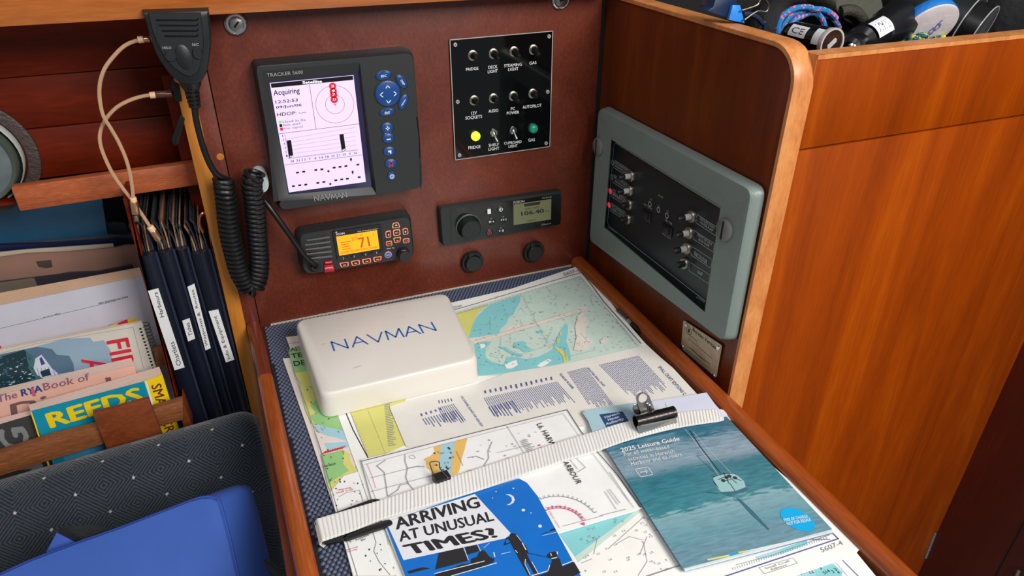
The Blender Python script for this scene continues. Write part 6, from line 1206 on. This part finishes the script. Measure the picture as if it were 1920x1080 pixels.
# olive pouch, binoculars, bag clip, dark bags
def blob(c, r, seed=0, n=20, m_=12, sq=.8):
    g = G(); c = np.array(c); loops = []
    for j in range(1, m_):
        ph = math.pi * j / m_; loops.append([c + np.array((r[0] * math.copysign(abs(math.cos(t)) ** sq, math.cos(t)) * math.sin(ph) ** sq, r[1] * math.copysign(abs(math.sin(t)) ** sq, math.sin(t)) * math.sin(ph) ** sq, -r[2] * math.copysign(abs(math.cos(ph)) ** sq, math.cos(ph)))) * (1 + .03 * math.sin(3 * t + seed + ph * 4)) if False else c + np.array((r[0] * math.copysign(abs(math.cos(t)) ** sq, math.cos(t)) * math.sin(ph) ** sq, r[1] * math.copysign(abs(math.sin(t)) ** sq, math.sin(t)) * math.sin(ph) ** sq, -r[2] * math.copysign(abs(math.cos(ph)) ** sq, math.cos(ph)))) for t in np.linspace(0, 2 * math.pi, n, endpoint=False)])
    return g.loft(loops)
ol = mat('olive_rubber', (78, 80, 68), .6, bump=.3, bscale=60)
t_ = thing('olive_pouch', PY(-.17).P(1600, 30), 'olive green padded pouch behind the torch', 'pouch')
f = PY(-.18).z(1300, 0, 6); P = inset_round(f.PP([(1480, -60), (2020, -120), (2070, 30), (2060, 100), (1900, 260), (1800, 300), (1640, 240), (1500, 130)]), .012, 4); c = np.mean(P, axis=0)
one(G().loft([[c + (p - c) * k + np.array((0, dy, 0)) for p in P] for k, dy in ((.9, -.012), (.98, -.006), (1.0, .005), (.97, .03), (.85, .04))]), 'pouch_body', ol, t_)
g = G().tube(curve([f.P(1560, 110, .014), f.P(1620, 90, .016), f.P(1700, 110, .018), f.P(1760, 170, .018), f.P(1790, 240, .016)], 6), .007, 10); one(g, 'strap_roll', mat('dark_olive_webbing', (52, 48, 36), .6, bump=.5, bscale=500), t_)
t_ = thing('bag_clip', PY(-.22).P(1385, 30), 'bright blue binder clip with wire arms standing in the locker', 'clip')
f = PY(-.25).z(1300, 0, 6); one(G().prism(f.PP([(445, 60), (530, 60), (580, 262), (400, 225)]), (.0, .004, 0)), 'clip_side', mat('clip_blue', (40, 130, 220), .35), t_, bevel=.0006)
one(G().prism(f.PP([(300, -60), (520, -40), (515, 62), (450, 60), (395, 200), (180, 130), (250, 90)], -.004), (.0, .02, 0)), 'clip_back', mat('clip_navy', (10, 36, 72), .4), t_, bevel=.0006)
for px in ([(520, 110), (600, 85), (690, 50), (720, 0), (735, -60)], [(550, 215), (690, 122), (780, 127), (812, 95), (812, 40), (770, -30)]): one(G().tube(curve([f.P(*p, .004) for p in px], 6), .0010, 8), 'wire_arm', M_nickel, t_)
one(G().tube(curve([PY(-.16).z(1300, 0, 6).P(*p) for p in [(560, 160), (640, 160), (720, 200), (770, 260), (800, 320)]] + [(float(PY(-.16).P(1436, 60)[0]), -.16, .310)], 6), .003, 8), 'cord', mat('navy_cord', (16, 30, 60), .7), None, 'dark navy cord beside the blue clip in the locker', 'cord')
bb_ = mat('black_bag_cloth', (11, 11, 13), .8, bump=.5, bscale=120)
for (px, y, r_, lb) in (((1470, 30), -.10, (.055, .03, .05), 'black cloth bag behind the blue rope coil'), ((1560, 70), -.14, (.045, .05, .04), 'dark grey rounded pouch inside the rope coil'), ((1700, 10), -.09, (.07, .03, .06), 'black case behind the white float'), ((1880, 30), -.12, (.06, .05, .06), 'black bag at the far right of the locker')):
    c = PY(y).P(*px); c[2] = .306 + r_[2]; one(blob(c, r_), 'cloth_bag', bb_, None, lb, 'bag')
c = PY(-.10).P(1790, -14); t_ = one(blob(c, (.05, .02, .018)), 'ribbed_sleeve', mat('pale_ribbed', (150, 156, 160), .6, bump=.8, bscale=200), None, 'pale ribbed sleeve above the white float, cut by the top edge', 'sleeve')
print('objects', len(bpy.data.objects))
